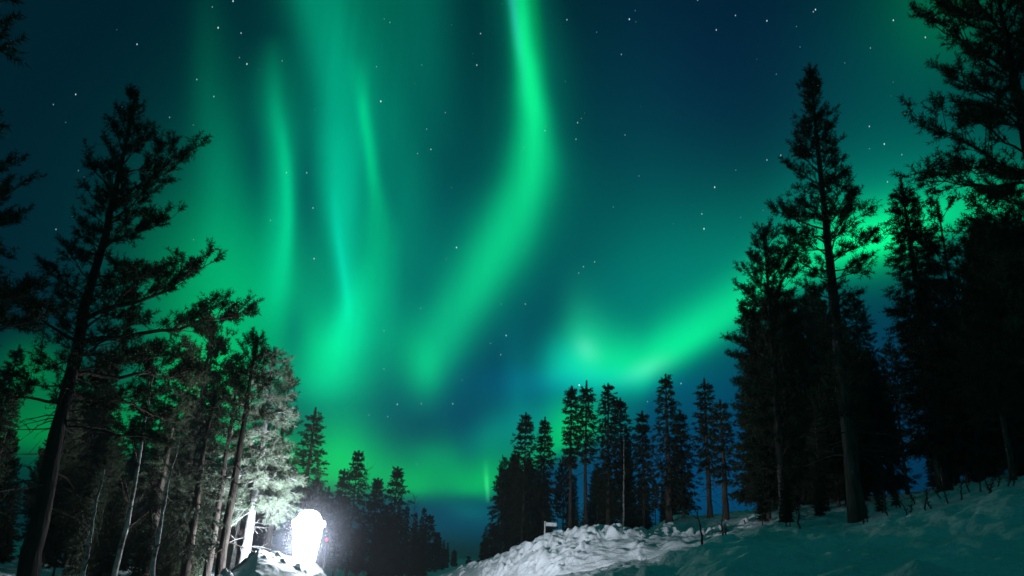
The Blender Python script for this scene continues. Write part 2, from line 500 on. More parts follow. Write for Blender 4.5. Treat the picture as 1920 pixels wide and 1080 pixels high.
M_BARK = mat_bark('pine_bark', (0.033, 0.030, 0.028), (0.10, 0.088, 0.078))
M_BARKS = mat_bark('spruce_bark', (0.045, 0.036, 0.03), (0.12, 0.10, 0.085))
M_PALEBARK = mat_bark('lamplit_bark', (0.20, 0.20, 0.20), (0.47, 0.47, 0.46))  # paler pine bark: lantern light worked into the trunk's colour
M_DARKBARK = mat_bark('shade_bark', (0.020, 0.017, 0.015), (0.06, 0.05, 0.042))  # darker bark copy: silhouette shade put into the trunk colour
M_TWIG = mat_bark('twig_bark', (0.045, 0.034, 0.028), (0.085, 0.065, 0.05))


def mat_birch():
    m, b, nt = material('birch_bark', (0.5, 0.48, 0.45), 0.7, 0.2)
    ramp_noise(nt, b, (0.09, 0.08, 0.07), (0.42, 0.40, 0.37), 4.0, 7.0, 0.36, 0.58, stretch=(1.0, 1.0, 2.2), bump=0.4, bdist=0.01)
    return m


M_BIRCH = mat_birch()

# ------------------------------------------------------------------ terrain
def zp(px, py, r):
    return at(px, py, r)[2]


# columns: compass column (photo column at eye level) -> (distance, ground height)
COLS = [
    (-900, [(0, 0), (4, 0.2), (9, 0.8), (18, 1.0), (60, 1.0), (200, 0), (4000, 0)]),
    (100, [(0, 0), (4, 0.2), (9, 0.7), (14, 0.9), (20, 1.0), (60, 1.0), (200, 0), (4000, 0)]),
    (430, [(0, 0), (5, 0.1), (10, 0.6), (14, 0.85), (20, 1.0), (45, 0.7), (120, 0), (4000, 0)]),
    (560, [(0, 0), (8, 0.1), (12, 0.5), (16, 0.8), (24, 0.8), (45, 0.3), (120, 0), (4000, 0)]),
    (650, [(0, 0), (10, 0.0), (16, 0.15), (40, 0.1), (120, 0), (4000, 0)]),
    (850, [(0, 0), (30, 0.0), (120, 0), (4000, 0)]),
    (900, [(0, 0), (20, 0.2), (30, 0.6), (40, 0.7), (80, 0.5), (200, 0), (4000, 0)]),
    (950, [(0, 0), (8, .2), (15, .6), (28, 0.95), (40, 1.2), (80, 1.5), (200, .5), (4000, 0)]),
    (1050, [(0, 0), (5, .3), (9, .8), (14, 1.15), (25, 1.38), (32, 1.7), (60, 2.4), (200, 1), (4000, 0)]),
    (1150, [(0, 0), (3, .4), (5, .9), (7, 1.25), (10, 1.42), (22, 1.68), (28, 2.1), (60, 3.4), (200, 2), (4000, 0)]),
    (1210, [(0, 0), (3, .5), (5, 1.1), (7.5, zp(1210, 1068, 7.5)), (9.5, 1.38), (22, 1.8), (28, 2.4), (40, 3.2), (60, 4.0), (200, 2), (4000, 0)]),
    (1260, [(0, 0), (3, .6), (5, 1.3), (8.5, zp(1260, 1046, 8.5)), (10.5, 1.5), (18, 1.75), (24, zp(1260, 1030, 24)), (30, zp(1260, 985, 30)), (38, zp(1260, 968, 38)), (60, 3.6), (200, 2), (4000, 0)]),
    (1330, [(0, 0), (3, .7), (5, 1.5), (9.5, zp(1330, 1018, 9.5)), (12, 1.72), (18, zp(1330, 1028, 18)), (26, zp(1330, 992, 26)), (36, zp(1330, 964, 36)), (60, 3.6), (200, 2), (4000, 0)]),
    (1400, [(0, 0), (3, .8), (5, 1.58), (11, zp(1400, 1003, 11)), (14, 1.98), (22, zp(1400, 990, 22)), (30, zp(1400, 965, 30)), (36, zp(1400, 957, 36)), (60, 4), (200, 2), (4000, 0)]),
    (1500, [(0, 0), (2.5, .7), (4.5, 1.52), (8, zp(1500, 1035, 8)), (12, zp(1500, 1000, 12)), (20, zp(1500, 972, 20)), (32, zp(1500, 950, 32)), (60, 4.4), (200, 2), (4000, 0)]),
    (1610, [(0, 0), (2.5, .8), (4.5, 1.60), (8, zp(1610, 1035, 8)), (15, zp(1610, 984, 15)), (22, zp(1610, 955, 22)), (32, zp(1610, 935, 32)), (60, 5), (200, 2), (4000, 0)]),
    (1750, [(0, 0), (2.5, .9), (4, 1.60), (8, zp(1750, 1012, 8)), (13, zp(1750, 956, 13)), (20, zp(1750, 932, 20)), (32, zp(1750, 922, 32)), (60, 5.4), (200, 2), (4000, 0)]),
    (1920, [(0, 0), (2.5, .9), (4, 1.60), (7, zp(1920, 1016, 7)), (12, zp(1920, 916, 12)), (20, zp(1920, 896, 20)), (32, zp(1920, 890, 32)), (60, 6.5), (200, 3), (4000, 0)]),
    (2400, [(0, 0), (2.5, .8), (4, 1.5), (8, 2.2), (13, 3.4), (22, 4.4), (60, 7), (200, 3), (4000, 0)]),
    (4600, [(0, 0), (4, .8), (8, 1.6), (14, 2.8), (24, 4.0), (60, 5), (200, 2), (4000, 0)]),
]


def az_of(px):
    w = ray(px, 1048 + 0.041 * (px - 960))
    return math.atan2(w[0], w[1])


R_GRID = np.concatenate(([0.0], np.geomspace(1.2, 70, 190), np.geomspace(74, 4000, 40)))
AZ_C = [-PI, -1.9] + [az_of(c[0]) for c in COLS] + [1.9, PI]
Z_C = [np.zeros_like(R_GRID), np.zeros_like(R_GRID) + 0.3 * np.minimum(R_GRID / 20, 1)] + [np.interp(R_GRID, [p[0] for p in c[1]], [p[1] for p in c[1]]) for c in COLS] + [np.zeros_like(R_GRID) + 0.3 * np.minimum(R_GRID / 20, 1), np.zeros_like(R_GRID)]
Z_C = np.array(Z_C)


def _smooth_r(z):
    k = np.array((1, 2, 3, 2, 1.0)); k /= k.sum()
    zz = np.concatenate((z[:1], z[:1], z, z[-1:], z[-1:]))
    return np.convolve(zz, k, 'valid')


Z_C = np.array([_smooth_r(z) for z in Z_C])
AZ_GRID = np.unique(np.concatenate((np.linspace(-PI, -0.75, 40), np.linspace(-0.75, 0.75, 460), np.linspace(0.75, PI, 40))))
Z_AZ = np.array([np.interp(AZ_GRID, AZ_C, Z_C[:, k]) for k in range(len(R_GRID))]).T      # az x r


def ground_z(x, y):
    x = np.asarray(x, float); y = np.asarray(y, float)
    r = np.hypot(x, y); a = np.arctan2(x, y)
    ia = np.clip(np.searchsorted(AZ_GRID, a) - 1, 0, len(AZ_GRID) - 2); ir = np.clip(np.searchsorted(R_GRID, r) - 1, 0, len(R_GRID) - 2)
    fa = (a - AZ_GRID[ia]) / (AZ_GRID[ia + 1] - AZ_GRID[ia]); fr = (r - R_GRID[ir]) / (R_GRID[ir + 1] - R_GRID[ir])
    z = (Z_AZ[ia, ir] * (1 - fa) + Z_AZ[ia + 1, ir] * fa) * (1 - fr) + (Z_AZ[ia, ir + 1] * (1 - fa) + Z_AZ[ia + 1, ir + 1] * fa) * fr
    # wind-packed snow: soft drifts and small crusty relief, except on the road
    relief = (fbm(x * 0.5, y * 0.5, 3, 3) - 0.5) * 0.22 + (fbm(x * 1.7, y * 1.7, 9, 4) - 0.5) * 0.20 + (fbm(x * 4.2, y * 4.2, 19, 4) - 0.5) * 0.17
    off_road = np.clip((z - 0.05) / 0.6, 0.06, 1.0) * np.clip(1.2 - r / 120, 0, 1)
    return z + relief * off_road


def build_terrain():
    A, R = np.meshgrid(AZ_GRID[:-1], R_GRID[1:], indexing='ij')
    X = R * np.sin(A); Y = R * np.cos(A)
    Z = ground_z(X, Y)
    na, nr = A.shape
    V = np.stack((X, Y, Z), -1).reshape(-1, 3)
    V = np.concatenate((V, [(0, 0, float(ground_z(0.0, 0.001)))]))
    i, k = np.meshgrid(np.arange(na), np.arange(nr - 1), indexing='ij')
    i2 = (i + 1) % na
    Q = np.stack((i * nr + k, i * nr + k + 1, i2 * nr + k + 1, i2 * nr + k), -1).reshape(-1, 4)
    c = len(V) - 1
    ii = np.arange(na); T = np.stack((np.full(na, c), ii * nr, ((ii + 1) % na) * nr), -1)
    o = mk('snow_ground', V, [T, Q], M_SNOW, None, True)
    o['kind'] = 'structure'
    return o


build_terrain()


# ------------------------------------------------------------------ ploughed snow heaps
def heap(name, label, spine, half, lumps, seed, mat, rough=0.06, nv=90, ns=360, lsc=1.0, lower=0.0):
    """a ploughed heap: spine = [(x, y, crest_z, lump_amount)], half = width each side (near, far) in metres"""
    rng = np.random.default_rng(seed)
    sp = np.array(spine, float)
    d = np.concatenate(([0], np.cumsum(np.hypot(np.diff(sp[:, 0]), np.diff(sp[:, 1])))))
    S = np.linspace(0, d[-1], ns)
    px_ = np.interp(S, d, sp[:, 0]); py_ = np.interp(S, d, sp[:, 1]); cz = np.interp(S, d, sp[:, 2]) - lower * np.interp(S, d, sp[:, 3]); la = np.interp(S, d, sp[:, 3])
    k = np.ones(15) / 15
    sm = lambda a: np.convolve(np.concatenate((np.full(7, a[0]), a, np.full(7, a[-1]))), k, 'valid')
    px_, py_ = sm(px_), sm(py_)
    tx = np.gradient(px_); ty = np.gradient(py_); ln = np.hypot(tx, ty); tx /= ln; ty /= ln
    nx, ny = ty, -tx                                   # points to the camera side for a left-to-right spine
    U = np.linspace(1, -1, nv)
    X = px_[:, None] + nx[:, None] * np.where(U > 0, U * half[0], U * half[1])
    Y = py_[:, None] + ny[:, None] * np.where(U > 0, U * half[0], U * half[1])
    Gz = ground_z(X, Y) - 0.12
    prof = np.clip(1 - np.abs(U)[None, :] ** 1.5, 0, 1) ** 0.85
    end = np.clip(np.minimum(S, d[-1] - S) / 0.8, 0, 1)[:, None] ** 0.5
    base = Gz + np.maximum(cz[:, None] - Gz, 0.0) * prof * np.maximum(end, 0.02)
    Z = base + (fbm(X * 1.4, Y * 1.4, seed, 4) - 0.5) * 0.25 * prof * (0.4 + la[:, None]) + (fbm(X * 6, Y * 6, seed + 5, 3) - 0.5) * rough * (0.3 + la[:, None]) * np.minimum(1, prof * 3)
    # broken blocks left by the plough: rounded angular boulders pushed through the surface
    H = np.zeros_like(Z)
    for _ in range(lumps):
        s = rng.uniform(0, d[-1]); amt = np.interp(s, d, sp[:, 3])
        if rng.random() > amt: continue
        u = rng.uniform(-0.95, 0.98)
        cx = np.interp(s, S, px_) + np.interp(s, S, nx) * (u * (half[0] if u > 0 else half[1])); cy = np.interp(s, S, py_) + np.interp(s, S, ny) * (u * (half[0] if u > 0 else half[1]))
        r = rng.choice([.08, .12, .17, .24, .34], p=[.36, .3, .2, .10, .04]) * rng.uniform(.8, 1.2) * lsc
        sl = slice(*np.searchsorted(S, (s - r * 2.0, s + r * 2.0)))
        dx = X[sl] - cx; dy = Y[sl] - cy
        # an angular block: cut by four to six upright planes and one tilted top
        f = np.hypot(dx, dy) / (r * 1.05)
        for q in range(rng.integers(4, 7)):
            th = rng.uniform(0, 2 * PI); f = np.maximum(f, (dx * math.cos(th) + dy * math.sin(th)) / (r * rng.uniform(.55, 1.0)))
        top = r * rng.uniform(.35, .9) + dx * rng.uniform(-.5, .5) + dy * rng.uniform(-.5, .5)
        h = np.minimum(top, r * 2.6 * (1.05 - f)) + (fbm(dx * 9 / r * .2, dy * 9 / r * .2, int(rng.integers(1e6)), 2) - .5) * .25 * r
        H[sl] = np.maximum(H[sl], np.where(f < 1.1, np.maximum(h, 0), 0))
    for _ in range(2):          # settled, wind-rounded edges
        H[1:-1, 1:-1] = (2 * H[1:-1, 1:-1] + H[:-2, 1:-1] + H[2:, 1:-1] + H[1:-1, :-2] + H[1:-1, 2:]) / 6.0
    Z = Z + H * np.minimum(1, prof * 3)
    # blocks also bulge sideways
    X = X + nx[:, None] * H * 0.5 * U[None, :]; Y = Y + ny[:, None] * H * 0.5 * U[None, :]
    V = np.stack((X, Y, Z), -1).reshape(-1, 3)
    i, k = np.meshgrid(np.arange(ns - 1), np.arange(nv - 1), indexing='ij')
    Q = np.stack((i * nv + k, i * nv + k + 1, (i + 1) * nv + k + 1, (i + 1) * nv + k), -1).reshape(-1, 4)
    # skirt: close underneath so that it is a solid heap
    o = mk(name, V, [Q], mat, None, True)
    tag(o, label, 'snow bank')
    return o


def spine(rows):
    out = []
    for (px, py, r, la) in rows:
        p = at(px, py, r); out.append((p[0], p[1], p[2], la))
    return out


heap('snow_bank', 'long ploughed snow bank with lumpy broken blocks along the road beneath the small sign',
     spine([(845, 1079, 40, 0), (880, 1066, 37, 0), (905, 1057, 34.5, .05), (950, 1043, 31, .04), (1000, 1030, 28.5, .12), (1030, 1017, 27.2, .35), (1060, 1003, 26, .95), (1100, 992, 24.8, 1), (1150, 988, 23.8, 1), (1185, 998, 23.4, 1), (1215, 992, 23.4, .9), (1245, 990, 24, .6), (1290, 1000, 25, .35), (1340, 1002, 26, .25), (1380, 1004, 27, .1)]),
     (3.0, 2.2), 6500, 5, M_BANK, ns=1200, nv=220, lsc=.72, lower=.10, rough=.12)
heap('snow_mound', 'ploughed snow mound with brightly lit white crest below the glowing lantern',
     spine([(400, 1095, 14.9, .2), (435, 1066, 14.6, .3), (465, 1046, 14.5, .5), (490, 1034, 14.5, .5), (515, 1043, 14.7, .4), (540, 1046, 14.85, .3), (570, 1051, 14.9, .2), (597, 1054, 14.8, .4), (620, 1057, 14.75, .4), (634, 1074, 14.9, .2), (650, 1105, 15.1, 0)]),
     (2.0, 1.5), 420, 11, M_BANK, ns=420, nv=190, lsc=.42, lower=.06, rough=.10)

# ------------------------------------------------------------------ trees
class TreeBuf:
    def __init__(s):
        s.seg0 = []; s.seg1 = []; s.sr0 = []; s.sr1 = []     # twigs
        s.tp = []; s.td = []; s.tl = []                      # needle tufts: place, direction, length

    def seg(s, a, b, r0, r1):
        s.seg0.append(np.reshape(a, (-1, 3))); s.seg1.append(np.reshape(b, (-1, 3)))
        s.sr0.append(np.broadcast_to(r0, (len(s.seg0[-1]),))); s.sr1.append(np.broadcast_to(r1, (len(s.seg0[-1]),)))

    def tuft(s, p, d, l):
        s.tp.append(np.reshape(p, (-1, 3))); s.td.append(np.reshape(d, (-1, 3))); s.tl.append(np.broadcast_to(l, (len(s.tp[-1]),)))


def needles(P, D, L, K, nl, nw, rng, fwd=0.7):
    N = len(P)
    P = np.repeat(P, K, 0); D = np.repeat(unit(D), K, 0); L = np.repeat(L, K)
    u = rng.random(N * K)
    a = P + D * (L * u)[:, None]
    rnd = rng.normal(size=(N * K, 3)); perp = unit(rnd - D * (rnd * D).sum(1)[:, None])
    nd = unit(D * (fwd + 0.8 * (u ** 4))[:, None] + perp)
    ln = nl * rng.uniform(0.7, 1.15, N * K)
    side = unit(np.cross(nd, rng.normal(size=(N * K, 3)))) * (nw * rng.uniform(.7, 1.2, N * K))[:, None]
    V = np.stack((a - side, a + side, a + nd * ln[:, None]), 1).reshape(-1, 3)
    F = np.arange(N * K * 3).reshape(-1, 3)
    return V, F


def bough(T, p0, phi, L, elev, curl, rng, kind, dens, twig=1.0, bare=0.2, sub=0.36, r0=None, tuftl=0.16, wig=0.08):
    """one bough with side branches and twigs; everything is appended to the buffer"""
    m = 9
    s = np.linspace(0, 1, m)
    h = np.array((math.cos(phi), math.sin(phi), 0.0)); lat = np.array((-h[1], h[0], 0.0))
    w1 = np.cumsum(rng.normal(0, wig, m)) * L * 0.35; w1 -= w1[0]
    w2 = np.cumsum(rng.normal(0, wig, m)) * L * 0.22; w2 -= w2[0]
    P = p0 + h * (L * math.cos(elev) * s)[:, None] + np.array((0, 0, 1.0)) * (L * (math.sin(elev) * s + curl * s * s) + w2)[:, None] + lat * w1[:, None]
    r0 = r0 or (0.010 + 0.013 * L)
    R = r0 * (1 - 0.85 * s)
    T.seg(P[:-1], P[1:], R[:-1], R[1:])
    n2 = max(4, int(L * dens * 1.7) + 1)
    s2 = np.sort(rng.uniform(bare, 1.0, n2)); s2[-1] = 1.0
    idx = np.clip((s2 * (m - 1)).astype(int), 0, m - 2); f = s2 * (m - 1) - idx
    Q = P[idx] * (1 - f)[:, None] + P[idx + 1] * f[:, None]
    tan = unit(P[idx + 1] - P[idx])
    sgn = np.where(np.arange(n2) % 2 == 0, 1, -1)
    ang = sgn * np.radians(rng.uniform(28, 68, n2)) * (1 - 0.65 * (s2 > 0.97))
    ca, sa = np.cos(ang), np.sin(ang)
    d = np.stack((tan[:, 0] * ca - tan[:, 1] * sa, tan[:, 0] * sa + tan[:, 1] * ca, tan[:, 2]), 1)
    if kind == 'pine':
        d[:, 2] += rng.uniform(-0.15, 0.5, n2)
    else:
        d[:, 2] += rng.uniform(-0.5, 0.05, n2)
    d = unit(d)
    l2 = np.clip((0.10 + sub * (1.06 - s2)) * L * rng.uniform(0.6, 1.25, n2), 0.10, 1.5)
    E = Q + d * l2[:, None]
    E[:, 2] += (0.12 if kind == 'pine' else -0.10) * l2
    T.seg(Q, E, np.maximum(0.004, 0.012 * l2 + 0.003), 0.003)
    n3 = np.clip((l2 * 17 * twig).astype(int) + 1, 2, 16)
    rep = np.repeat(np.arange(n2), n3)
    u = rng.uniform(0.5 if kind == 'pine' else 0.2, 1.0, len(rep))
    B = Q[rep] + (E[rep] - Q[rep]) * u[:, None]
    d3 = unit(d[rep] + rng.normal(0, 0.55 if kind == 'pine' else 0.45, (len(rep), 3)) + np.array((0, 0, 0.28 if kind == 'pine' else -0.12)))
    l3 = tuftl * rng.uniform(0.7, 1.4, len(rep))
    off = l2[rep] * 0.12 * rng.random(len(rep))
    B2 = B + d3 * off[:, None]
    T.seg(B, B2 + d3 * l3[:, None] * 0.8, 0.004, 0.002)
    T.tuft(B2, d3, l3)
    T.tuft(E, d, tuftl)


def make_tree(name, label, cat, base, H, rad_at, kind='pine', seed=0, rb=0.16, crown0=0.35, group=None, dens=7.0, step=0.17, mats=None,
              K=22, nl=0.06, nw=0.0045, sub=0.36, twig=1.0, tuftl=0.16, lean=None, dead=8, extra=None, right=(1.0, 0.0), per=None, wob=0.05, droop=None, vary=0.70, shrink=0.35):
    """rad_at(z, side) -> crown radius at height z on the side -1..1 across the view"""
    rng = np.random.default_rng(seed)
    root = thing(name, label, cat, base, group)
    n = 26
    t = np.linspace(0, 1, n)
    wx = np.cumsum(rng.normal(0, wob, n)) * 0.12; wy = np.cumsum(rng.normal(0, wob, n)) * 0.12
    wx -= wx[0]; wy -= wy[0]; wx -= t * wx[-1]; wy -= t * wy[-1]
    if lean is not None:
        lx = np.interp(t, [q[0] for q in lean], [q[1] for q in lean]); wx = wx + lx * right[0]; wy = wy + lx * right[1]
    TP = np.stack((wx, wy, t * H), 1)
    TR = rb * (1 - t) ** 0.95 + 0.012
    TR[0] *= 1.18; TR[1] *= 1.05
    V = [(0, 0, -0.5)]; Pt = np.concatenate((TP[:1] - (0, 0, 0.5), TP)); Rt = np.concatenate((TR[:1] * 1.1, TR))
    tv, tq = tube(Pt, Rt, 9)
    # furrowed, slightly knobbly bark outline
    c = np.repeat(Pt, 9, 0); dv = tv - c
    tv = c + dv * (1 + rng.normal(0, 0.055, len(tv)))[:, None]
    mats = mats or ((M_BARK, M_TWIG, M_PINE) if kind == 'pine' else (M_BARKS, M_TWIG, M_SPRUCE))
    trunk = mk('trunk', tv, [tq], mats[0], root, True)
    T = TreeBuf()

    def on_trunk(z):
        return np.array((np.interp(z, TP[:, 2], TP[:, 0]), np.interp(z, TP[:, 2], TP[:, 1]), z))
    az_r = math.atan2(right[1], right[0])
    z = crown0 * H; k = 0
    while z < H * (0.985 if kind == 'pine' else 0.98):
        tt = (z - crown0 * H) / max(1e-6, H * (1 - crown0))
        for _ in range(per or 1):
            phi = k * 2.39996 + rng.uniform(-.5, .5); k += 1
            side = math.cos(phi - az_r)
            rad = rad_at(z, side) * rng.uniform(vary, 1.06)
            rad = max(rad - shrink * (0.85 * tuftl + 0.5 * nl), 0.35 * rad)
            if rad < 0.05: continue
            if kind == 'pine':
                elev = math.radians(np.interp(tt, [0, .3, .7, 1], [-2, 15, 34, 64])) + rng.normal(0, .14); curl = rng.uniform(.0, .22)
            else:
                elev = math.radians(np.interp(tt, [0, .5, .85, 1], [-24, -14, 4, 34])) + rng.normal(0, .08); curl = rng.uniform(.05, .22)
            if droop is not None: elev += droop
            L = rad / max(0.35, math.cos(elev))
            zz = z - rad * math.tan(elev) * 0.55 if elev > 0 else z + rad * math.tan(-elev) * 0.45
            zz = min(max(zz, 0.15 * H), H * 0.98)
            bough(T, on_trunk(zz), phi, L, elev, curl, rng, kind, dens, twig, bare=0.28 if kind == 'pine' else 0.12, sub=sub, tuftl=tuftl)
        z += step * rng.uniform(.6, 1.4)
    # leader: the slim spire
    nt_ = 16
    zt = H - np.linspace(0, .085 * H, nt_)
    for q in range(nt_):
        w_ = 0.06 + (0.5 if kind == 'pine' else .3) * q / nt_
        for _ in range(1 + q // 5):
            d = np.array((rng.normal(0, w_), rng.normal(0, w_), 1.0)); T.tuft(on_trunk(zt[q]), unit(d), tuftl * (.3 + .5 * q / nt_))
    if extra: extra(T, on_trunk, rng, az_r)
    nb = len(T.seg0)
    # dead lower branches
    for q in range(dead):
        zz = rng.uniform(0.12, max(0.2, crown0 * 1.05)) * H; phi = rng.uniform(0, 2 * PI); L = rng.uniform(.3, 1.1) * min(1.5, H / 7)
        p = on_trunk(zz); m = 5; s = np.linspace(0, 1, m)
        h = np.array((math.cos(phi), math.sin(phi), 0)); P = p + h * (s * L)[:, None] + np.array((0, 0, 1)) * (L * (rng.uniform(-.35, .15) * s - .2 * s * s))[:, None] + np.cumsum(rng.normal(0, .03, (m, 3)), 0) * L
        R = (0.006 + 0.01 * L) * (1 - .8 * s); T.seg(P[:-1], P[1:], R[:-1], R[1:])
        a = P[2:]; d = unit(np.tile(h, (len(a), 1)) + rng.normal(0, .6, (len(a), 3))); T.seg(a, a + d * L * .3, .005, .002)
    bv, bq = prisms(np.concatenate(T.seg0), np.concatenate(T.seg1), np.concatenate(T.sr0), np.concatenate(T.sr1), 3)
    P = np.concatenate(T.tp); D = np.concatenate(T.td); Lh = np.concatenate(T.tl)
    nv, nf = needles(P, D, Lh, K, nl, nw, rng, 0.40 if kind == 'pine' else 0.55)
    cr = mk('crown', np.concatenate((nv, bv)), [nf, bq + len(nv)], mats[2], root)
    cr.data.materials.append(mats[1])
    mi = np.zeros(len(cr.data.polygons), np.int32); mi[len(nf):] = 1
    cr.data.polygons.foreach_set('material_index', mi)
    return root


def locate(px, py, r):
    """foot of a tree whose tip is seen at a photo pixel, r metres away; -> base, height"""
    p = at(px, py, r)
    z = float(ground_z(p[0], p[1]))
    return np.array((p[0], p[1], z)), p[2] - z


def photo_tree(name, label, cat, top, r, prof, kind='pine', seed=0, crown_y=None, group=None, lod=1.0, **kw):
    """prof: (photo row, left extent, right extent) in photo pixels from the trunk"""
    base, H = locate(top[0], top[1], r)
    zs = np.linspace(0, H, 60)
    rows = np.array([pix(base + np.array((0, 0, z)))[1] for z in zs]); dep = np.array([pix(base + np.array((0, 0, z)))[2] for z in zs])
    zr = lambda y: float(np.interp(-y, -rows, zs))
    pts = sorted((zr(y), l * np.interp(zr(y), zs, dep) / F_PX, rr * np.interp(zr(y), zs, dep) / F_PX) for y, l, rr in prof)
    pz = [p[0] for p in pts] + [H]; pl = [p[1] for p in pts] + [0.10]; pr = [p[2] for p in pts] + [0.10]

    def rad_at(z, side):
        l = np.interp(z, pz, pl); rr = np.interp(z, pz, pr); mid = 0.5 * (l + rr)
        a = rr if side > 0 else l
        return a * abs(side) ** 0.8 + mid * 0.9 * (1 - abs(side) ** 0.8)
    az = math.atan2(base[0], base[1])
    right = (math.cos(az), -math.sin(az))
    c0 = pts[0][0] / H if crown_y is None else zr(crown_y) / H
    sc = max(1.0, r / 15.0) * lod
    kw.setdefault('K', 26 if r < 26 else 32); kw.setdefault('nl', 0.074 * sc ** 0.62); kw.setdefault('nw', 0.0058 * sc)
    kw.setdefault('tuftl', 0.15 * sc ** 0.5); kw.setdefault('dens', 7.0 / sc ** 0.5); kw.setdefault('step', 0.125 * sc ** 0.5)
    kw.setdefault('twig', 1.0 / sc ** 0.35)
    kw.setdefault('rb', 0.0075 * H + 0.022)
    if r > 26: kw.setdefault('per', 4 if kind == 'spruce' else 2); kw.setdefault('vary', .80); kw.setdefault('shrink', .72)
    if r > 26 and kind == 'spruce':
        kw['dens'] *= .62; kw['twig'] *= .7; kw['nw'] *= .8; kw['K'] = 24; kw['tuftl'] *= .72; kw['nl'] *= .66
    ex = kw.pop('limbs', None)
    if ex:
        def extra(T, on_trunk, rng, az_r, ex=ex):
            for (y0, side, depth, Lpx, elev, curl) in ex:
                z = zr(y0); L = Lpx * np.interp(z, zs, dep) / F_PX
                phi = az_r + (0 if side > 0 else PI) + depth
                bough(T, on_trunk(z), phi, L, math.radians(elev), curl, rng, 'pine', 8.0, 1.0, bare=.42, sub=.30, r0=0.014 * L + .02, tuftl=kw['tuftl'], wig=.10)
        kw['extra'] = extra
    return make_tree(name, label, cat, base, H, rad_at, kind, seed, crown0=max(0.04, c0), group=group, right=right, **kw)


def birch(label, foot, top, r, seed, rb=0.05, group=None, twigs=16, tall=None):
    """bare birch: pale thin stem with fine upswept twigs"""
    base, H = locate(top[0], top[1], r)
    rng = np.random.default_rng(seed)
    root = thing('birch_tree', label, 'birch', base, group)
    n = 18; t = np.linspace(0, 1, n)
    w = np.cumsum(rng.normal(0, .05, (n, 2)), 0) * .22; w -= w[0]
    P = np.column_stack((w, t * H)); P = np.concatenate((P[:1] - (0, 0, .4), P)); R = rb * (1 - np.concatenate(([0], t))) ** .8 + .006
    v, q = tube(P, R, 7); mk('trunk', v, [q], M_BIRCH, root, True)
    T = TreeBuf()
    for k in range(twigs):
        z = rng.uniform(.25, .98) * H; p = np.array((np.interp(z, P[:, 2], P[:, 0]), np.interp(z, P[:, 2], P[:, 1]), z))
        L = rng.uniform(.3, .9) * (1.15 - z / H) * min(2.2, H * .3) + .2; phi = rng.uniform(0, 2 * PI); m = 6; s = np.linspace(0, 1, m); h = np.array((math.cos(phi), math.sin(phi), 0))
        B = p + h * (L * .75 * s)[:, None] + np.array((0, 0, 1)) * (L * (.75 * s + .15 * s * s))[:, None] + np.cumsum(rng.normal(0, .03, (m, 3)), 0) * L
        rr = (.005 + .008 * L) * (1 - .8 * s); T.seg(B[:-1], B[1:], rr[:-1], rr[1:])
        for j in range(7):
            i = rng.integers(1, m); d = unit(h + (0, 0, .6) + rng.normal(0, .6, 3)); e = B[i] + d * L * rng.uniform(.2, .45)
            T.seg(B[i], e, .004, .002); T.seg(e, e + unit(d + rng.normal(0, .5, 3)) * L * .2, .003, .0015)
    v, q = prisms(np.concatenate(T.seg0), np.concatenate(T.seg1), np.concatenate(T.sr0), np.concatenate(T.sr1), 3)
    mk('crown', v, [q], M_TWIG, root)
    return root

# ------------------------------------------------------------------ the glowing lantern
def lathe(prof, n, sq=0.0):
    """profile (radius, z) turned about z; sq > 0 squares the section off"""
    a = np.arange(n) * 2 * PI / n
    k = 1.0 / np.maximum(np.abs(np.cos(a)), np.abs(np.sin(a))); k = 1 + (k - 1) * sq
    V = np.concatenate([np.stack((r * k * np.cos(a), r * k * np.sin(a), np.full(n, z)), 1) for r, z in prof])
    Q = [(i * n + j, i * n + (j + 1) % n, (i + 1) * n + (j + 1) % n, (i + 1) * n + j) for i in range(len(prof) - 1) for j in range(n)]
    return V, np.array(Q)


def emitter(name, col, power):
    m = bpy.data.materials.new(name); m.use_nodes = True
    nt = m.node_tree; nt.nodes.clear()
    e = nt.nodes.new('ShaderNodeEmission'); e.inputs[0].default_value = (*col, 1); e.inputs[1].default_value = power
    o = nt.nodes.new('ShaderNodeOutputMaterial'); nt.links.new(e.outputs[0], o.inputs[0])
    return m


LAMP = at(570, 1054, 14.95)
lant = thing('lantern', 'glowing white tapered lantern with a wide rim, standing on the snow mound', 'lantern', LAMP)
pxm = pix(LAMP)[2] / F_PX
M_GLOWTOP = emitter('lantern_top_light', (0.86, 0.92, 1.0), 30.0)
M_BLOCKER, _, _ = material('blocker_white', (0.75, 0.76, 0.78), .5, .4)
# four-sided body: three luminous panels; road-side panel added to keep light off the slope
BW = [(-9.0, 18.0), (0.0, 18.5), (22.0, 20.5), (46.0, 23.5), (64.0, 25.5)]        # height, half width (photo pixels at this distance)
LROT = math.atan2(LAMP[0], LAMP[1])
lant.rotation_euler = (0, 0, -LROT - math.radians(4.0))


def panel(name, side, mat):
    V = []
    for z, w in BW:
        for s_ in (-1, 1):
            x, y = {'front': (s_ * w, -w), 'back': (-s_ * w, w), 'open': (-w, -s_ * w), 'road': (w, s_ * w)}[side]
            V.append((x * pxm, y * pxm, z * pxm))
    V = np.array(V); n = {'front': (0, 1, 0), 'back': (0, -1, 0), 'open': (1, 0, 0), 'road': (-1, 0, 0)}[side]
    inner = V + np.array(n) * 0.012
    k = len(V); F = []
    for i in range(len(BW) - 1):
        F += [(2 * i, 2 * i + 1, 2 * i + 3, 2 * i + 2), (k + 2 * i, k + 2 * i + 2, k + 2 * i + 3, k + 2 * i + 1)]
        F += [(2 * i, 2 * i + 2, k + 2 * i + 2, k + 2 * i), (2 * i + 1, k + 2 * i + 1, k + 2 * i + 3, 2 * i + 3)]
    return mk(name, np.concatenate((V, inner)), [F], mat, lant)


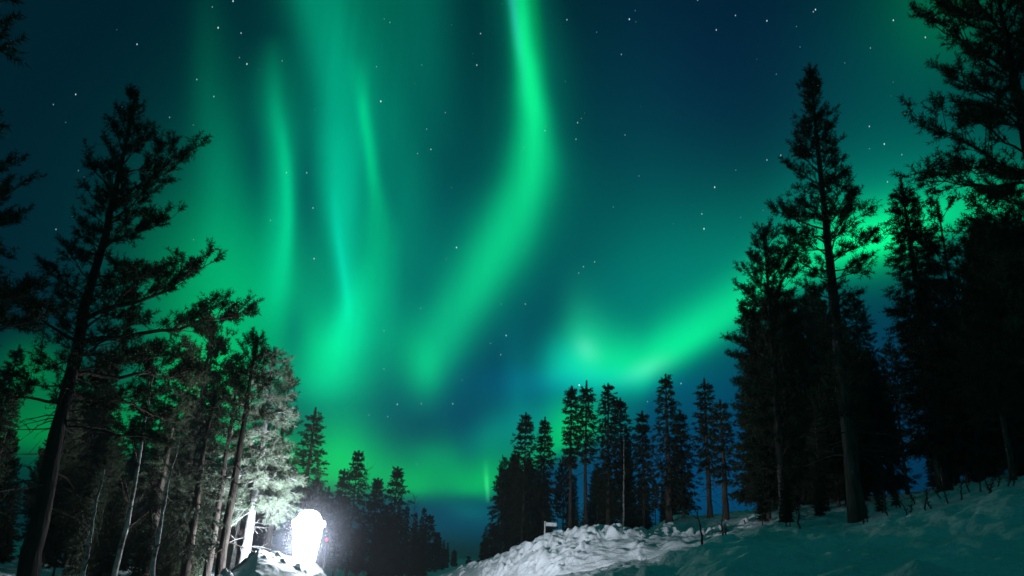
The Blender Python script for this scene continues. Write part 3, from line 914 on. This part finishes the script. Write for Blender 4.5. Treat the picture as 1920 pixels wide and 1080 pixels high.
panel('light_panel', 'front', emitter('front_panel_light', (0.82, 0.90, 1.0), LAMP_POWER * .7)); panel('light_panel', 'back', emitter('back_panel_light', (0.82, 0.90, 1.0), LAMP_POWER * 11)); panel('light_panel', 'open', emitter('open_panel_light', (0.82, 0.90, 1.0), LAMP_POWER * 1.3)); panel('light_blocker', 'road', M_BLOCKER)
v, q = lathe([(0.001, 64.3 * pxm), (30.5 * pxm, 64.3 * pxm), (31.5 * pxm, 66 * pxm), (31 * pxm, 74 * pxm), (25 * pxm, 76 * pxm), (0.001, 76 * pxm)], 28, .25); mk('rim', v, [q], M_GLOWTOP, lant, True)
v, q = lathe([(23 * pxm, 76.3 * pxm), (22 * pxm, 81 * pxm), (18 * pxm, 88 * pxm), (10 * pxm, 93 * pxm), (0.001, 95 * pxm)], 28, .1); mk('dome', v, [q], M_GLOWTOP, lant, True)

# red marker lamp beyond it
p = at(613, 1012, 21.0)
gz = float(ground_z(p[0], p[1]))
mp = thing('marker_post', 'slim dark roadside marker post carrying a tiny red lamp near the lantern', 'marker post', (p[0], p[1], gz))
M_DARK, _, _ = material('dark_paint', (0.03, 0.03, 0.035), 0.6, .3)
hgt = p[2] - gz
v, q = tube(np.array([(0, 0, -.3), (0, 0, hgt * .5), (0, 0, hgt + .04)]), [.022, .02, .018], 8); mk('post', v, [q], M_DARK, mp, True)
v, q = lathe([(0.001, -.04), (.018, -.035), (.026, -.02), (.027, .02), (.018, .036), (0.001, .04)], 14); v = v + (0.0, -.03, hgt); mk('lamp', v, [q], emitter('red_lamp', (1.0, .02, .04), 2.5), mp, True)

# small street-name style sign on its post behind the bank
M_STEEL, _, _ = material('galvanised_steel', (0.45, 0.46, 0.47), .45, .5)
m, b, nt = material('sign_face', (0.6, 0.62, 0.64), .5, .4); M_SIGN = m
ramp_noise(nt, b, (0.58, 0.60, 0.62), (0.74, 0.76, 0.78), 14.0, 4.0, .38, .62)
p = at(1022, 978, 25.8); gz = float(ground_z(p[0], p[1]))
sg = thing('road_sign', 'small pale rectangular sign board on a thin post behind the snow bank', 'sign', (p[0], p[1], gz), rotz=.12)
h = p[2] - gz
v, q = tube(np.array([(0, 0, -.3), (0, 0, h * .5), (0, 0, h)]), [.026, .026, .026], 10); mk('post', v, [q], M_STEEL, sg, True)


def slab(x0, x1, y0, y1, z0, z1, name, mat, parent, bev=.006):
    V = np.array([(x, y, z) for x in (x0, x1) for y in (y0, y1) for z in (z0, z1)]); F = np.array([(0, 1, 3, 2), (4, 6, 7, 5), (0, 4, 5, 1), (2, 3, 7, 6), (0, 2, 6, 4), (1, 5, 7, 3)])
    o = mk(name, V, [F], mat, parent)
    bv = o.modifiers.new('edge', 'BEVEL'); bv.width = bev; bv.segments = 2
    return o


slab(.028, .375, -.012, .012, h - .135, h - .02, 'board', M_SIGN, sg)
slab(-.03, .03, -.03, .034, h - .002, h + .012, 'post_cap', M_STEEL, sg, .004)
for zz in (h - .115, h - .04):
    slab(-.034, .05, -.035, -.016, zz - .01, zz + .01, 'bracket', M_STEEL, sg, .003)

# ---- left side
photo_tree('pine_tree', 'tall dark leaning pine with long boughs reaching over the birches', 'pine tree', (258, 176), 13.0,
           [(775, 60, 90), (740, 90, 165), (700, 105, 190), (650, 110, 175), (600, 100, 150), (540, 90, 170), (490, 95, 190), (450, 100, 120), (400, 82, 160), (340, 72, 160), (300, 70, 108), (240, 40, 48), (200, 20, 22)],
           'pine', 21, crown_y=770, rb=0.125, dens=7.0, step=0.083, wob=.10, vary=.52, shrink=.5, mats=(M_DARKBARK, M_TWIG, M_PINE),
           limbs=[(640, 1, .1, 300, 22, .05), (600, 1, -.3, 240, 30, .1), (700, 1, .25, 230, 8, .05), (800, 1, -.2, 170, 5, -.12), (730, 1, .5, 210, -4, .02), (640, -1, .2, 130, 20, .05), (760, -1, -.3, 120, 6, 0)],
           dead=22)
photo_tree('pine_tree', 'dark pine cut by the frame edge, beside the leaning pine', 'pine tree', (-40, 240), 12.0,
           [(760, 150, 230), (680, 150, 225), (560, 150, 235), (500, 130, 160), (440, 120, 170), (380, 100, 122), (300, 40, 60)], 'pine', 22, rb=0.15, vary=.55)
photo_tree('pine_tree', 'nearest pine, only a few twig ends showing against the dark sky corner', 'pine tree', (110, -500), 7.5,
           [(300, 100, 90), (220, 100, 80), (150, 110, 122), (105, 100, 70), (60, 100, 105), (20, 100, 112), (-60, 110, 100), (-300, 80, 80)], 'pine', 23, crown_y=260, rb=0.13, dens=6.5, vary=.8)
photo_tree('pine_tree', 'rounded dark pine against bright green sky, standing behind the leaning pine', 'pine tree', (402, 606), 20.0,
           [(830, 50, 50), (760, 60, 60), (700, 62, 66), (660, 55, 56), (625, 26, 34)], 'pine', 24, crown_y=800, rb=.10, per=2)
photo_tree('pine_tree', 'slim dark pine with twin black trunk in front of the lit pine', 'pine tree', (481, 636), 15.5,
           [(800, 40, 40), (760, 62, 46), (720, 56, 40), (690, 42, 36), (660, 22, 20)], 'pine', 25, crown_y=790, rb=.085, dead=16, mats=(M_DARKBARK, M_TWIG, M_PINE), per=2)
photo_tree('pine_tree', 'slim companion trunk leaning beside the twin trunk of the dark pine', 'pine tree', (448, 700), 15.9,
           [(860, 30, 20), (800, 40, 26), (740, 22, 20)], 'pine', 45, crown_y=850, rb=.07, dead=12, mats=(M_DARKBARK, M_TWIG, M_PINE))
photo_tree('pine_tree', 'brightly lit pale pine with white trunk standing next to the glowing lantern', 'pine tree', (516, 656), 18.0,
           [(960, 60, 56), (938, 76, 108), (900, 84, 84), (850, 86, 74), (780, 74, 58), (730, 56, 46), (690, 34, 32)], 'spruce', 26, crown_y=955, rb=.10, mats=(M_PALEBARK, M_PALEBARK, M_LITNEEDLES), dens=7.5, step=.10, per=2, dead=14, vary=.55, nw=.0052, K=30)
photo_tree('pine_tree', 'tall narrow conifer behind the lit pine, with a pinkish lower trunk', 'pine tree', (545, 700), 22.0,
           [(940, 34, 40), (860, 30, 38), (790, 22, 26), (740, 14, 14)], 'pine', 27, crown_y=935, rb=.095)
photo_tree('spruce_tree', 'dark spruce with ragged outline rising right behind the lantern', 'spruce tree', (592, 767), 27.0,
           [(980, 42, 44), (930, 36, 40), (880, 34, 34), (830, 24, 28), (795, 12, 14)], 'spruce', 28, rb=.12)
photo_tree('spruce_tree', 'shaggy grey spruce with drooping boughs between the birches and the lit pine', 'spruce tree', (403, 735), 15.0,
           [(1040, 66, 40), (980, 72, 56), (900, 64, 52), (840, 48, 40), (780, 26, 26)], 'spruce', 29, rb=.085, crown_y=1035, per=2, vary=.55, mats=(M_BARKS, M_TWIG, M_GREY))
photo_tree('spruce_tree', 'short dense spruce in the shade behind the birch stems', 'spruce tree', (330, 770), 19.0,
           [(1060, 60, 60), (950, 50, 50), (850, 30, 30)], 'spruce', 46, rb=.08, per=2)
birch('tallest bare birch with a spotted pale stem, between the leaning pine and the grey spruce', None, (288, 700), 14.0, 31, .042)
birch('bare birch with a grey white stem just left of the grey spruce trunk'.replace('left of', 'beside'), None, (333, 820), 13.2, 32, .036)
birch('short bare birch with a white stem nearest the foot of the leaning pine', None, (196, 880), 12.4, 33, .034)
birch('thin lit birch stem close to the brightly lit trunk', None, (452, 930), 18.5, 34, .05, twigs=6)
birch('second pale thin stem, half hidden by the lit trunk', None, (475, 900), 20, 35, .045, twigs=6)
birch('slender pole birch standing alone between the lit trunk and the lantern', None, (515, 880), 23, 36, .04, twigs=6)

# ---- right side
photo_tree('pine_tree', 'tallest slender pine with tapering open crown and tan trunk foot on the snowy slope', 'pine tree', (1518, 122), 15.2,
           [(820, 30, 30), (700, 46, 62), (600, 62, 66), (540, 64, 66), (500, 100, 112), (440, 128, 96), (405, 116, 108), (375, 44, 38), (345, 64, 76), (325, 92, 76), (290, 58, 72), (250, 48, 68), (200, 34, 38), (160, 26, 24)],
           'pine', 41, crown_y=800, rb=0.135, step=.075, shrink=.8, vary=.6, dens=7.5, wob=.02, dead=26)
photo_tree('pine_tree', 'broad dark pine beside the tallest slender pine, its edge against the green arc', 'pine tree', (1432, 430), 18.5,
           [(900, 60, 60), (760, 92, 80), (690, 98, 80), (640, 84, 70), (600, 70, 66), (520, 50, 62), (460, 26, 34)], 'pine', 42, crown_y=900, rb=.11, step=.085, dens=7.5)
photo_tree('spruce_tree', 'dense black spruce with pointed top against a bright green patch', 'spruce tree', (1689, 337), 18.0,
           [(900, 60, 110), (800, 60, 105), (650, 54, 100), (550, 58, 84), (500, 36, 78), (460, 42, 58), (420, 30, 40), (380, 20, 22)], 'spruce', 43, rb=.13, step=.10, per=3, shrink=.6)
photo_tree('pine_tree', 'small airy pine with thin foliage between the black spruce and the giant pine', 'pine tree', (1757, 378), 22.0,
           [(600, 40, 40), (500, 44, 46), (450, 40, 42), (410, 30, 36)], 'pine', 44, crown_y=580, rb=.10, dens=5, step=.22)
photo_tree('pine_tree', 'giant dark pine running out of the top of the picture, largest on the slope', 'pine tree', (1862, -60), 11.5,
           [(700, 160, 120), (560, 160, 120), (470, 150, 120), (410, 175, 120), (355, 165, 130), (315, 245, 140), (285, 225, 140), (240, 105, 130), (190, 165, 130), (150, 90, 120), (100, 145, 120), (50, 130, 110), (0, 110, 90)],
           'pine', 47, crown_y=680, rb=.17, step=.075, shrink=.7, vary=.6, mats=(M_DARKBARK, M_TWIG, M_PINE), dens=7.5, dead=10)

# ------------------------------------------------------------------ trees along the road, each seen against the sky
P_, S_ = 'pine', 'spruce'
FAR = [
    # kind, label, top, r, profile, keywords
    (P_, 'first tall conifer of the far row, just above the small road sign', (986, 776), 40, [(1000, 26, 22), (930, 32, 30), (880, 28, 28), (830, 22, 21), (800, 13, 13)], {}),
    (S_, 'pointed spruce second in the far row, next to the tallest pair of pines', (1022, 784), 42, [(1000, 24, 26), (900, 22, 28), (850, 17, 20), (810, 9, 10)], {}),
    (P_, 'thin bare stemmed pine with narrow crown lit green behind, first of a pair', (1072, 726), 36, [(870, 10, 10), (830, 15, 17), (790, 17, 20), (755, 13, 13)], dict(rb=.10, dead=26)),
    (P_, 'bare stemmed pine with bushier crown, second of the tall pair', (1100, 716), 36, [(860, 14, 14), (820, 21, 22), (780, 19, 24), (745, 13, 16)], dict(rb=.10, dead=26)),
    (P_, 'broad ragged pine right after the tall pair', (1140, 721), 37, [(960, 22, 24), (880, 30, 34), (830, 28, 36), (790, 19, 28), (750, 13, 20)], dict(rb=.11)),
    (P_, 'lower pine merging into the broad ragged pine', (1163, 748), 41, [(960, 20, 20), (850, 26, 28), (790, 20, 20)], {}),
    (P_, 'shorter thin pine in the gap before the big conical spruce', (1204, 773), 38, [(930, 18, 16), (850, 22, 22), (800, 14, 14)], dict(dead=20)),
    (S_, 'big conical spruce standing alone above the lumpy snow bank', (1248, 704), 33, [(975, 56, 46), (900, 48, 44), (850, 38, 40), (800, 28, 32), (750, 18, 20)], dict(rb=.14, crown_y=955)),
    (S_, 'dark spruce leaning close against the big conical spruce', (1275, 772), 34, [(960, 30, 32), (880, 24, 32), (820, 14, 18)], {}),
    (P_, 'thin trunked pine with round top standing clear against blue sky', (1320, 712), 31, [(880, 16, 18), (830, 26, 22), (780, 21, 22), (740, 15, 18)], dict(rb=.10, dead=16)),
    (P_, 'slim pine between the round topped pine and the dark broad pine', (1350, 752), 27, [(900, 22, 26), (850, 26, 30), (790, 17, 22)], dict(rb=.10, dead=16)),
    (S_, 'bushy dark conifer at the outer end of the far row', (947, 882), 46, [(1012, 40, 40), (950, 28, 30), (910, 18, 18)], {}),
    (S_, 'low dark spruce at the tip of the row beside the road gap', (926, 984), 55, [(1040, 16, 18), (1005, 9, 10)], {}),
    (S_, 'tiny spruce closest to the road gap on the bank side', (909, 1010), 80, [(1050, 10, 11), (1030, 6, 7)], {}),
    (P_, 'dark pine filling in between the row end and the first tall conifer', (966, 850), 50, [(1010, 24, 24), (930, 20, 20), (880, 10, 12)], {}),
    (S_, 'biggest black spruce across the road from the snow bank', (673, 847), 48, [(1068, 38, 38), (980, 38, 36), (920, 29, 30), (880, 17, 18)], {}),
    (P_, 'spindly pine top beside the biggest black spruce', (646, 881), 52, [(1000, 18, 18), (960, 16, 16), (920, 12, 13)], {}),
    (P_, 'small pine top between the two black roadside spruces', (709, 898), 52, [(1040, 20, 22), (1000, 20, 22), (940, 16, 18), (915, 10, 10)], {}),
    (S_, 'second black spruce across the road with narrow spire', (746, 877), 50, [(1068, 38, 36), (980, 35, 37), (930, 25, 28), (900, 12, 12)], {}),
    (S_, 'pointed spruce farther down the road after the second black spruce', (806, 967), 75, [(1064, 22, 22), (1000, 16, 16)], {}),
    (S_, 'spruce with blunt top farther still down the road', (822, 1000), 92, [(1064, 14, 14), (1030, 10, 10)], {}),
    (S_, 'small distant spruce before the road end', (836, 1032), 130, [(1062, 9, 9)], {}),
    (S_, 'thin distant spruce at the road end', (852, 1033), 150, [(1062, 6, 6)], {}),
    (S_, 'smallest spruce far off in the middle of the road gap', (879, 1045), 210, [(1062, 5, 5)], {}),
    (S_, 'shadowed spruce just behind the lantern glow', (617, 915), 44, [(1050, 26, 26), (960, 20, 20)], {}),
]
for i, (kd, lb, top, r, prof, kw) in enumerate(FAR):
    form = 'spruce'          # bough habit: far pines are narrow and layered too
    photo_tree('pine_tree' if kd == 'pine' else 'spruce_tree', lb, 'pine tree' if kd == 'pine' else 'spruce tree', top, r, prof, form, 100 + i, **kw)
birch('faint bare birch tops past the second black spruce', None, (778, 930), 60, 61, .06, twigs=26)
birch('bare birch twigs rising beside the biggest black spruce', None, (690, 868), 55, 62, .06, twigs=22)
birch('pale dead birch pole in front of the broad ragged pine', None, (1167, 800), 33, 63, .042, twigs=10)


# ------------------------------------------------------------------ forest filling in behind: a few kinds, copied
def cone(H, w, k=0.8, lo=0.1):
    return lambda z, side: w * (0.15 + 0.85 * np.clip((H - z) / H / (1 - lo), 0, 1) ** k)


def egg(H, w, lo):
    return lambda z, side: w * np.interp((z / H - lo) / (1 - lo), [-.3, 0, .25, .6, .85, 1], [.3, .7, 1, .8, .45, .1])


KINDS = [
    ('spruce_tree', 'spruce', cone(10, 1.5), .06), ('spruce_tree', 'spruce', cone(10, 1.15, .9), .10), ('spruce_tree', 'spruce', cone(10, 1.8, .7), .04),
    ('pine_tree', 'pine', egg(10, 1.5, .35), .35), ('pine_tree', 'pine', egg(10, 1.2, .5), .5), ('pine_tree', 'pine', egg(10, 1.7, .25), .25),
]
PROTO = [None] * len(KINDS)


def filler(kind, base, H, label, group, rng):
    nm, kd, rad, c0 = KINDS[kind]
    s = H / 10.0; w = s * rng.uniform(.85, 1.15)
    if PROTO[kind] is None:
        t = make_tree(nm, label, kd + ' tree', base, 10.0, rad, kd, 300 + kind, rb=.11, crown0=c0, group=group, dens=5.5, step=.15, per=2, vary=.8, K=22, nl=.10, nw=.010, tuftl=.18, shrink=.6, twig=.7, dead=14)
        t.rotation_euler = (0, 0, rng.uniform(0, 6.28)); t.scale = (w, w, s)
        PROTO[kind] = t
    else:
        t = dup(PROTO[kind], base, rng.uniform(0, 6.28), (w, w, s), label, group)
        t['category'] = kd + ' tree'
    return t


def wood(n, px, ytop, rr, kinds, label, group, seed, gaps=(), slope=None, minh=2.5):
    rng = np.random.default_rng(seed)
    done = 0; tries = 0
    while done < n and tries < n * 30:
        tries += 1
        x = rng.uniform(*px)
        if any(a < x < b for a, b in gaps): continue
        r = rng.uniform(*rr)
        y = rng.uniform(*ytop) + (slope[0] * (x - slope[1]) if slope else 0)
        base, H = locate(x, y, r)
        if H < minh or H > 22: continue
        k = rng.choice(kinds)
        filler(int(k), base, H, label[KINDS[int(k)][1]], group, rng); done += 1


wood(26, (-60, 420), (640, 860), (19, 42), (0, 1, 2, 3, 4, 5), {'spruce': 'shadowy spruce in the forest behind the birches and leaning pine', 'pine': 'shadowy pine in the forest behind the birches and leaning pine'}, 'forest behind the birches', 71, gaps=((40, 90), (235, 275)))
wood(30, (-60, 440), (860, 980), (16, 30), (0, 1, 2), {'spruce': 'young spruce deep in the shade among the birch stems', 'pine': ''}, 'young spruces among the birches', 72, minh=1.5)
wood(12, (440, 620), (790, 930), (30, 50), (0, 1, 3), {'spruce': 'dim spruce behind the lit pine and the lantern', 'pine': 'dim pine behind the lit pine and the lantern'}, 'trees behind the lantern', 73, slope=(.62, 500))
wood(30, (600, 800), (935, 1000), (50, 80), (0, 2, 2, 1), {'spruce': 'black spruce in the tree wall across the road', 'pine': ''}, 'tree wall across the road', 74, slope=(.15, 700))
wood(16, (795, 850), (1000, 1040), (85, 220), (0, 1), {'spruce': 'distant spruce lining the road toward the gap', 'pine': ''}, 'distant spruces down the road', 75, slope=(.8, 820), minh=2)
wood(10, (905, 960), (960, 1020), (60, 140), (0, 1), {'spruce': 'distant spruce behind the end of the snow bank', 'pine': ''}, 'distant spruces behind the snow bank', 76, slope=(-1.0, 930), minh=2)
wood(36, (945, 1235), (830, 970), (46, 75), (0, 1, 2, 3, 4, 5), {'spruce': 'black spruce in the thick wood behind the snow bank', 'pine': 'black pine in the thick wood behind the snow bank'}, 'thick wood behind the snow bank', 77, slope=(-.12, 1080))
wood(10, (1225, 1290), (850, 930), (38, 60), (0, 1), {'spruce': 'dark spruce low behind the big conical spruce', 'pine': ''}, 'spruces behind the conical spruce', 78, gaps=((1205, 1235),))
wood(34, (1400, 1600), (540, 800), (22, 42), (0, 1, 2, 3, 5), {'spruce': 'black spruce in the shade under the tallest slender pine', 'pine': 'black pine in the shade under the tallest slender pine'}, 'dark wood under the slender pine', 79)
wood(6, (1600, 1690), (640, 780), (24, 40), (4, 3), {'spruce': '', 'pine': 'thin pine in the blue gap next to the black spruce'}, 'thin pines in the blue gap', 80)
wood(12, (1725, 1830), (560, 760), (22, 38), (0, 1, 2, 5), {'spruce': 'black spruce packed behind the pointed black spruce', 'pine': 'black pine packed behind the pointed black spruce'}, 'black wood behind the pointed spruce', 83)
wood(30, (1825, 2040), (400, 740), (15, 34), (0, 1, 2, 3, 5), {'spruce': 'black spruce massed beneath the giant pine', 'pine': 'black pine massed beneath the giant pine'}, 'black wood beneath the giant pine', 81)
wood(14, (1400, 1990), (830, 900), (15.5, 24), (0, 1, 2), {'spruce': 'young spruce at the edge of the snowy slope', 'pine': ''}, 'young spruces on the slope edge', 82, minh=.6, slope=(-.05, 1700), gaps=((1590, 1640),))

# ------------------------------------------------------------------ saplings and snow lumps
def sapling(label, foot, r, h_px, seed, lean=0.0, twigs=8, rb=.012, group=None):
    p = at(foot[0], foot[1], r); z = float(ground_z(p[0], p[1]))
    d = pix(p)[2] / F_PX; H = h_px * d
    rng = np.random.default_rng(seed)
    root = thing('sapling', label, 'sapling', (p[0], p[1], z), group)
    n = 9; t = np.linspace(0, 1, n); w = np.cumsum(rng.normal(0, .03, (n, 2)), 0) * H; w -= w[0]; w[:, 0] += lean * H * t
    P = np.column_stack((w, t * H)); P = np.concatenate((P[:1] - (0, 0, .2), P)); v, q = tube(P, rb * (1 - .8 * np.concatenate(([0], t))) + .002, 6)
    mk('stem', v, [q], M_TWIG, root, True)
    T = TreeBuf()
    for k in range(twigs):
        i = rng.integers(3, n); L = H * rng.uniform(.12, .3); dd = unit(np.array((rng.normal(0, 1), rng.normal(0, 1), .8)))
        e = P[i] + dd * L; m = P[i] + dd * L * .5 + rng.normal(0, .05, 3) * L
        T.seg(P[i], m, .005, .004); T.seg(m, e, .004, .002); T.seg(m, m + unit(dd + rng.normal(0, .6, 3)) * L * .5, .003, .002)
    v, q = prisms(np.concatenate(T.seg0), np.concatenate(T.seg1), np.concatenate(T.sr0), np.concatenate(T.sr1), 3)
    mk('crown', v, [q], M_TWIG, root)


sapling('lone thin sapling on the crest of the near slope', (1317, 1040), 9.6, 58, 1, -.12, 5, .012)
sapling('forked bare sapling behind the slope crest, the taller of two', (1357, 1012), 12.5, 62, 2, -.15, 7, .022)
sapling('dark bare sapling close beside the forked one', (1366, 1012), 13.2, 56, 3, .02, 7, .024)
sapling('dry twig poking out of the front face of the snow bank', (1014, 1072), 27, 48, 4, .1, 9, .016)
sapling('dry twig rising from the snow mound below the lantern', (548, 1078), 13.6, 40, 5, -.2, 6, .007)
sapling('low bent brush at the foot of the black spruce', (1735, 952), 13.5, 44, 6, .3, 14, .012)
sapling('tangled low brush at the slope edge under the giant pine', (1862, 925), 12.6, 40, 7, -.4, 18, .012)
sapling('small upright twig between the slender pine and the brush', (1668, 975), 14.0, 46, 8, .05, 10, .010)
sapling('spindly sapling beside the foot of the broad dark pine', (1500, 990), 14.5, 66, 9, .02, 12, .016)
sapling('dry sprig near the frame edge on the upper slope', (1900, 905), 12.3, 34, 10, .2, 14, .009)
sapling('sprig leaning over the slope edge past the slender pine trunk', (1700, 960), 13.6, 40, 12, -.3, 12, .010)

for k in range(16):
    q = random.Random(900 + k); x = 1610 + k * 19 + q.uniform(-8, 8)
    sapling('low dry brush in the snow along the dark tree line of the slope', (x, 985 - (x - 1600) * .27), 14.6 - (x - 1600) * .005 + q.uniform(-.8, 1.2), q.uniform(22, 46), 900 + k, q.uniform(-.5, .5), 20, .010, 'low brush along the slope tree line')


def lump(label, foot, r, rad_px, seed):
    import bmesh
    p = at(foot[0], foot[1], r); d = pix(p)[2] / F_PX * rad_px
    rng = np.random.default_rng(seed)
    bm = bmesh.new(); bmesh.ops.create_icosphere(bm, subdivisions=3, radius=1.0)
    dirs = unit(rng.normal(size=(14, 3))); cut = rng.uniform(.72, .98, 14)
    for v in bm.verts:
        q = np.array(v.co); f = min(1.0, float(np.min(cut / np.maximum(dirs @ q, .05)))); q = q * f * (1 + .10 * (vnoise(q[0] * 4 + 9, q[1] * 4 + q[2] * 3, seed) - .5))
        v.co = q * d * np.array((1.1, 1.0, .85))
    me = bpy.data.meshes.new('snow_lump'); bm.to_mesh(me); bm.free()
    for f in me.polygons: f.use_smooth = True
    me.materials.append(M_BANK)
    o = bpy.data.objects.new('snow_lump', me); C.objects.link(o)
    o.location = tuple(float(c) for c in p)
    tag(o, label, 'snow lump')


lump('round snow lump lying on the smooth end of the snow bank', (951, 1039), 31, 6, 1)
lump('snow lump rolled down onto the dim track below the bank', (1252, 1041), 19.5, 3.2, 2)
lump('tiny snow lump on the dim track, the smaller one', (1211, 1046), 18.5, 2.2, 3)
lump('square snow block on the crest of the lumpy bank', (1160, 985), 24.0, 6, 4)
lump('snow clod on the smooth slope of the bank below the sign', (1008, 1032), 27.8, 4, 5)


# ------------------------------------------------------------------ haze added to make the lantern glow
def haze_box():
    m = bpy.data.materials.new('glow_haze'); m.use_nodes = True
    nt = m.node_tree; nt.nodes.clear()
    v = nt.nodes.new('ShaderNodeVolumePrincipled'); v.inputs['Color'].default_value = (0.80, 0.86, 1.0, 1); v.inputs['Density'].default_value = HAZE
    v.inputs['Anisotropy'].default_value = 0.0
    o = nt.nodes.new('ShaderNodeOutputMaterial'); nt.links.new(v.outputs[0], o.inputs['Volume'])
    X = 4200.0; z0, z1 = -1.4, 32.0
    V = [(x, y, z) for x in (-X, X) for y in (-X, X) for z in (z0, z1)]
    F = [(0, 1, 3, 2), (4, 6, 7, 5), (0, 4, 5, 1), (2, 3, 7, 6), (0, 2, 6, 4), (1, 5, 7, 3)]
    ob = mk('haze', V, [np.array(F)], m)
    ob['kind'] = 'stuff'


HAZE = 0.0010
haze_box()


# small fog ball added to draw a glare halo round the lantern
def halo_fog():
    c = np.array(LAMP) + (0, 0, 66 * pxm)
    m = bpy.data.materials.new('halo_fog'); m.use_nodes = True
    nt = m.node_tree; nt.nodes.clear()
    h = G(nt)
    tc = nt.nodes.new('ShaderNodeTexCoord').outputs['Object']
    r = h.v('LENGTH', tc)
    f = h.m('SUBTRACT', 1.0, h.m('DIVIDE', r, 1.25), clamp=True)
    f = h.m('POWER', f, 1.4)
    n = h.noise(tc, 2.2, 3.0, .6)
    f = h.m('MULTIPLY', f, h.m('ADD', .45, n))
    v = nt.nodes.new('ShaderNodeVolumePrincipled'); v.inputs['Color'].default_value = (0.82, 0.84, 1.0, 1); v.inputs['Anisotropy'].default_value = 0.0
    nt.links.new(h.m('MULTIPLY', f, FOG), v.inputs['Density'])
    o = nt.nodes.new('ShaderNodeOutputMaterial'); nt.links.new(v.outputs[0], o.inputs['Volume'])
    V, Q = lathe([(1.3 * math.sin(a), -1.3 * math.cos(a)) for a in np.linspace(0.02, PI - .02, 13)], 24)
    ob = mk('halo_fog', V, [Q], m, None, True)
    ob.location = tuple(float(x) for x in c)
    ob['kind'] = 'stuff'


FOG = 0.042
halo_fog()
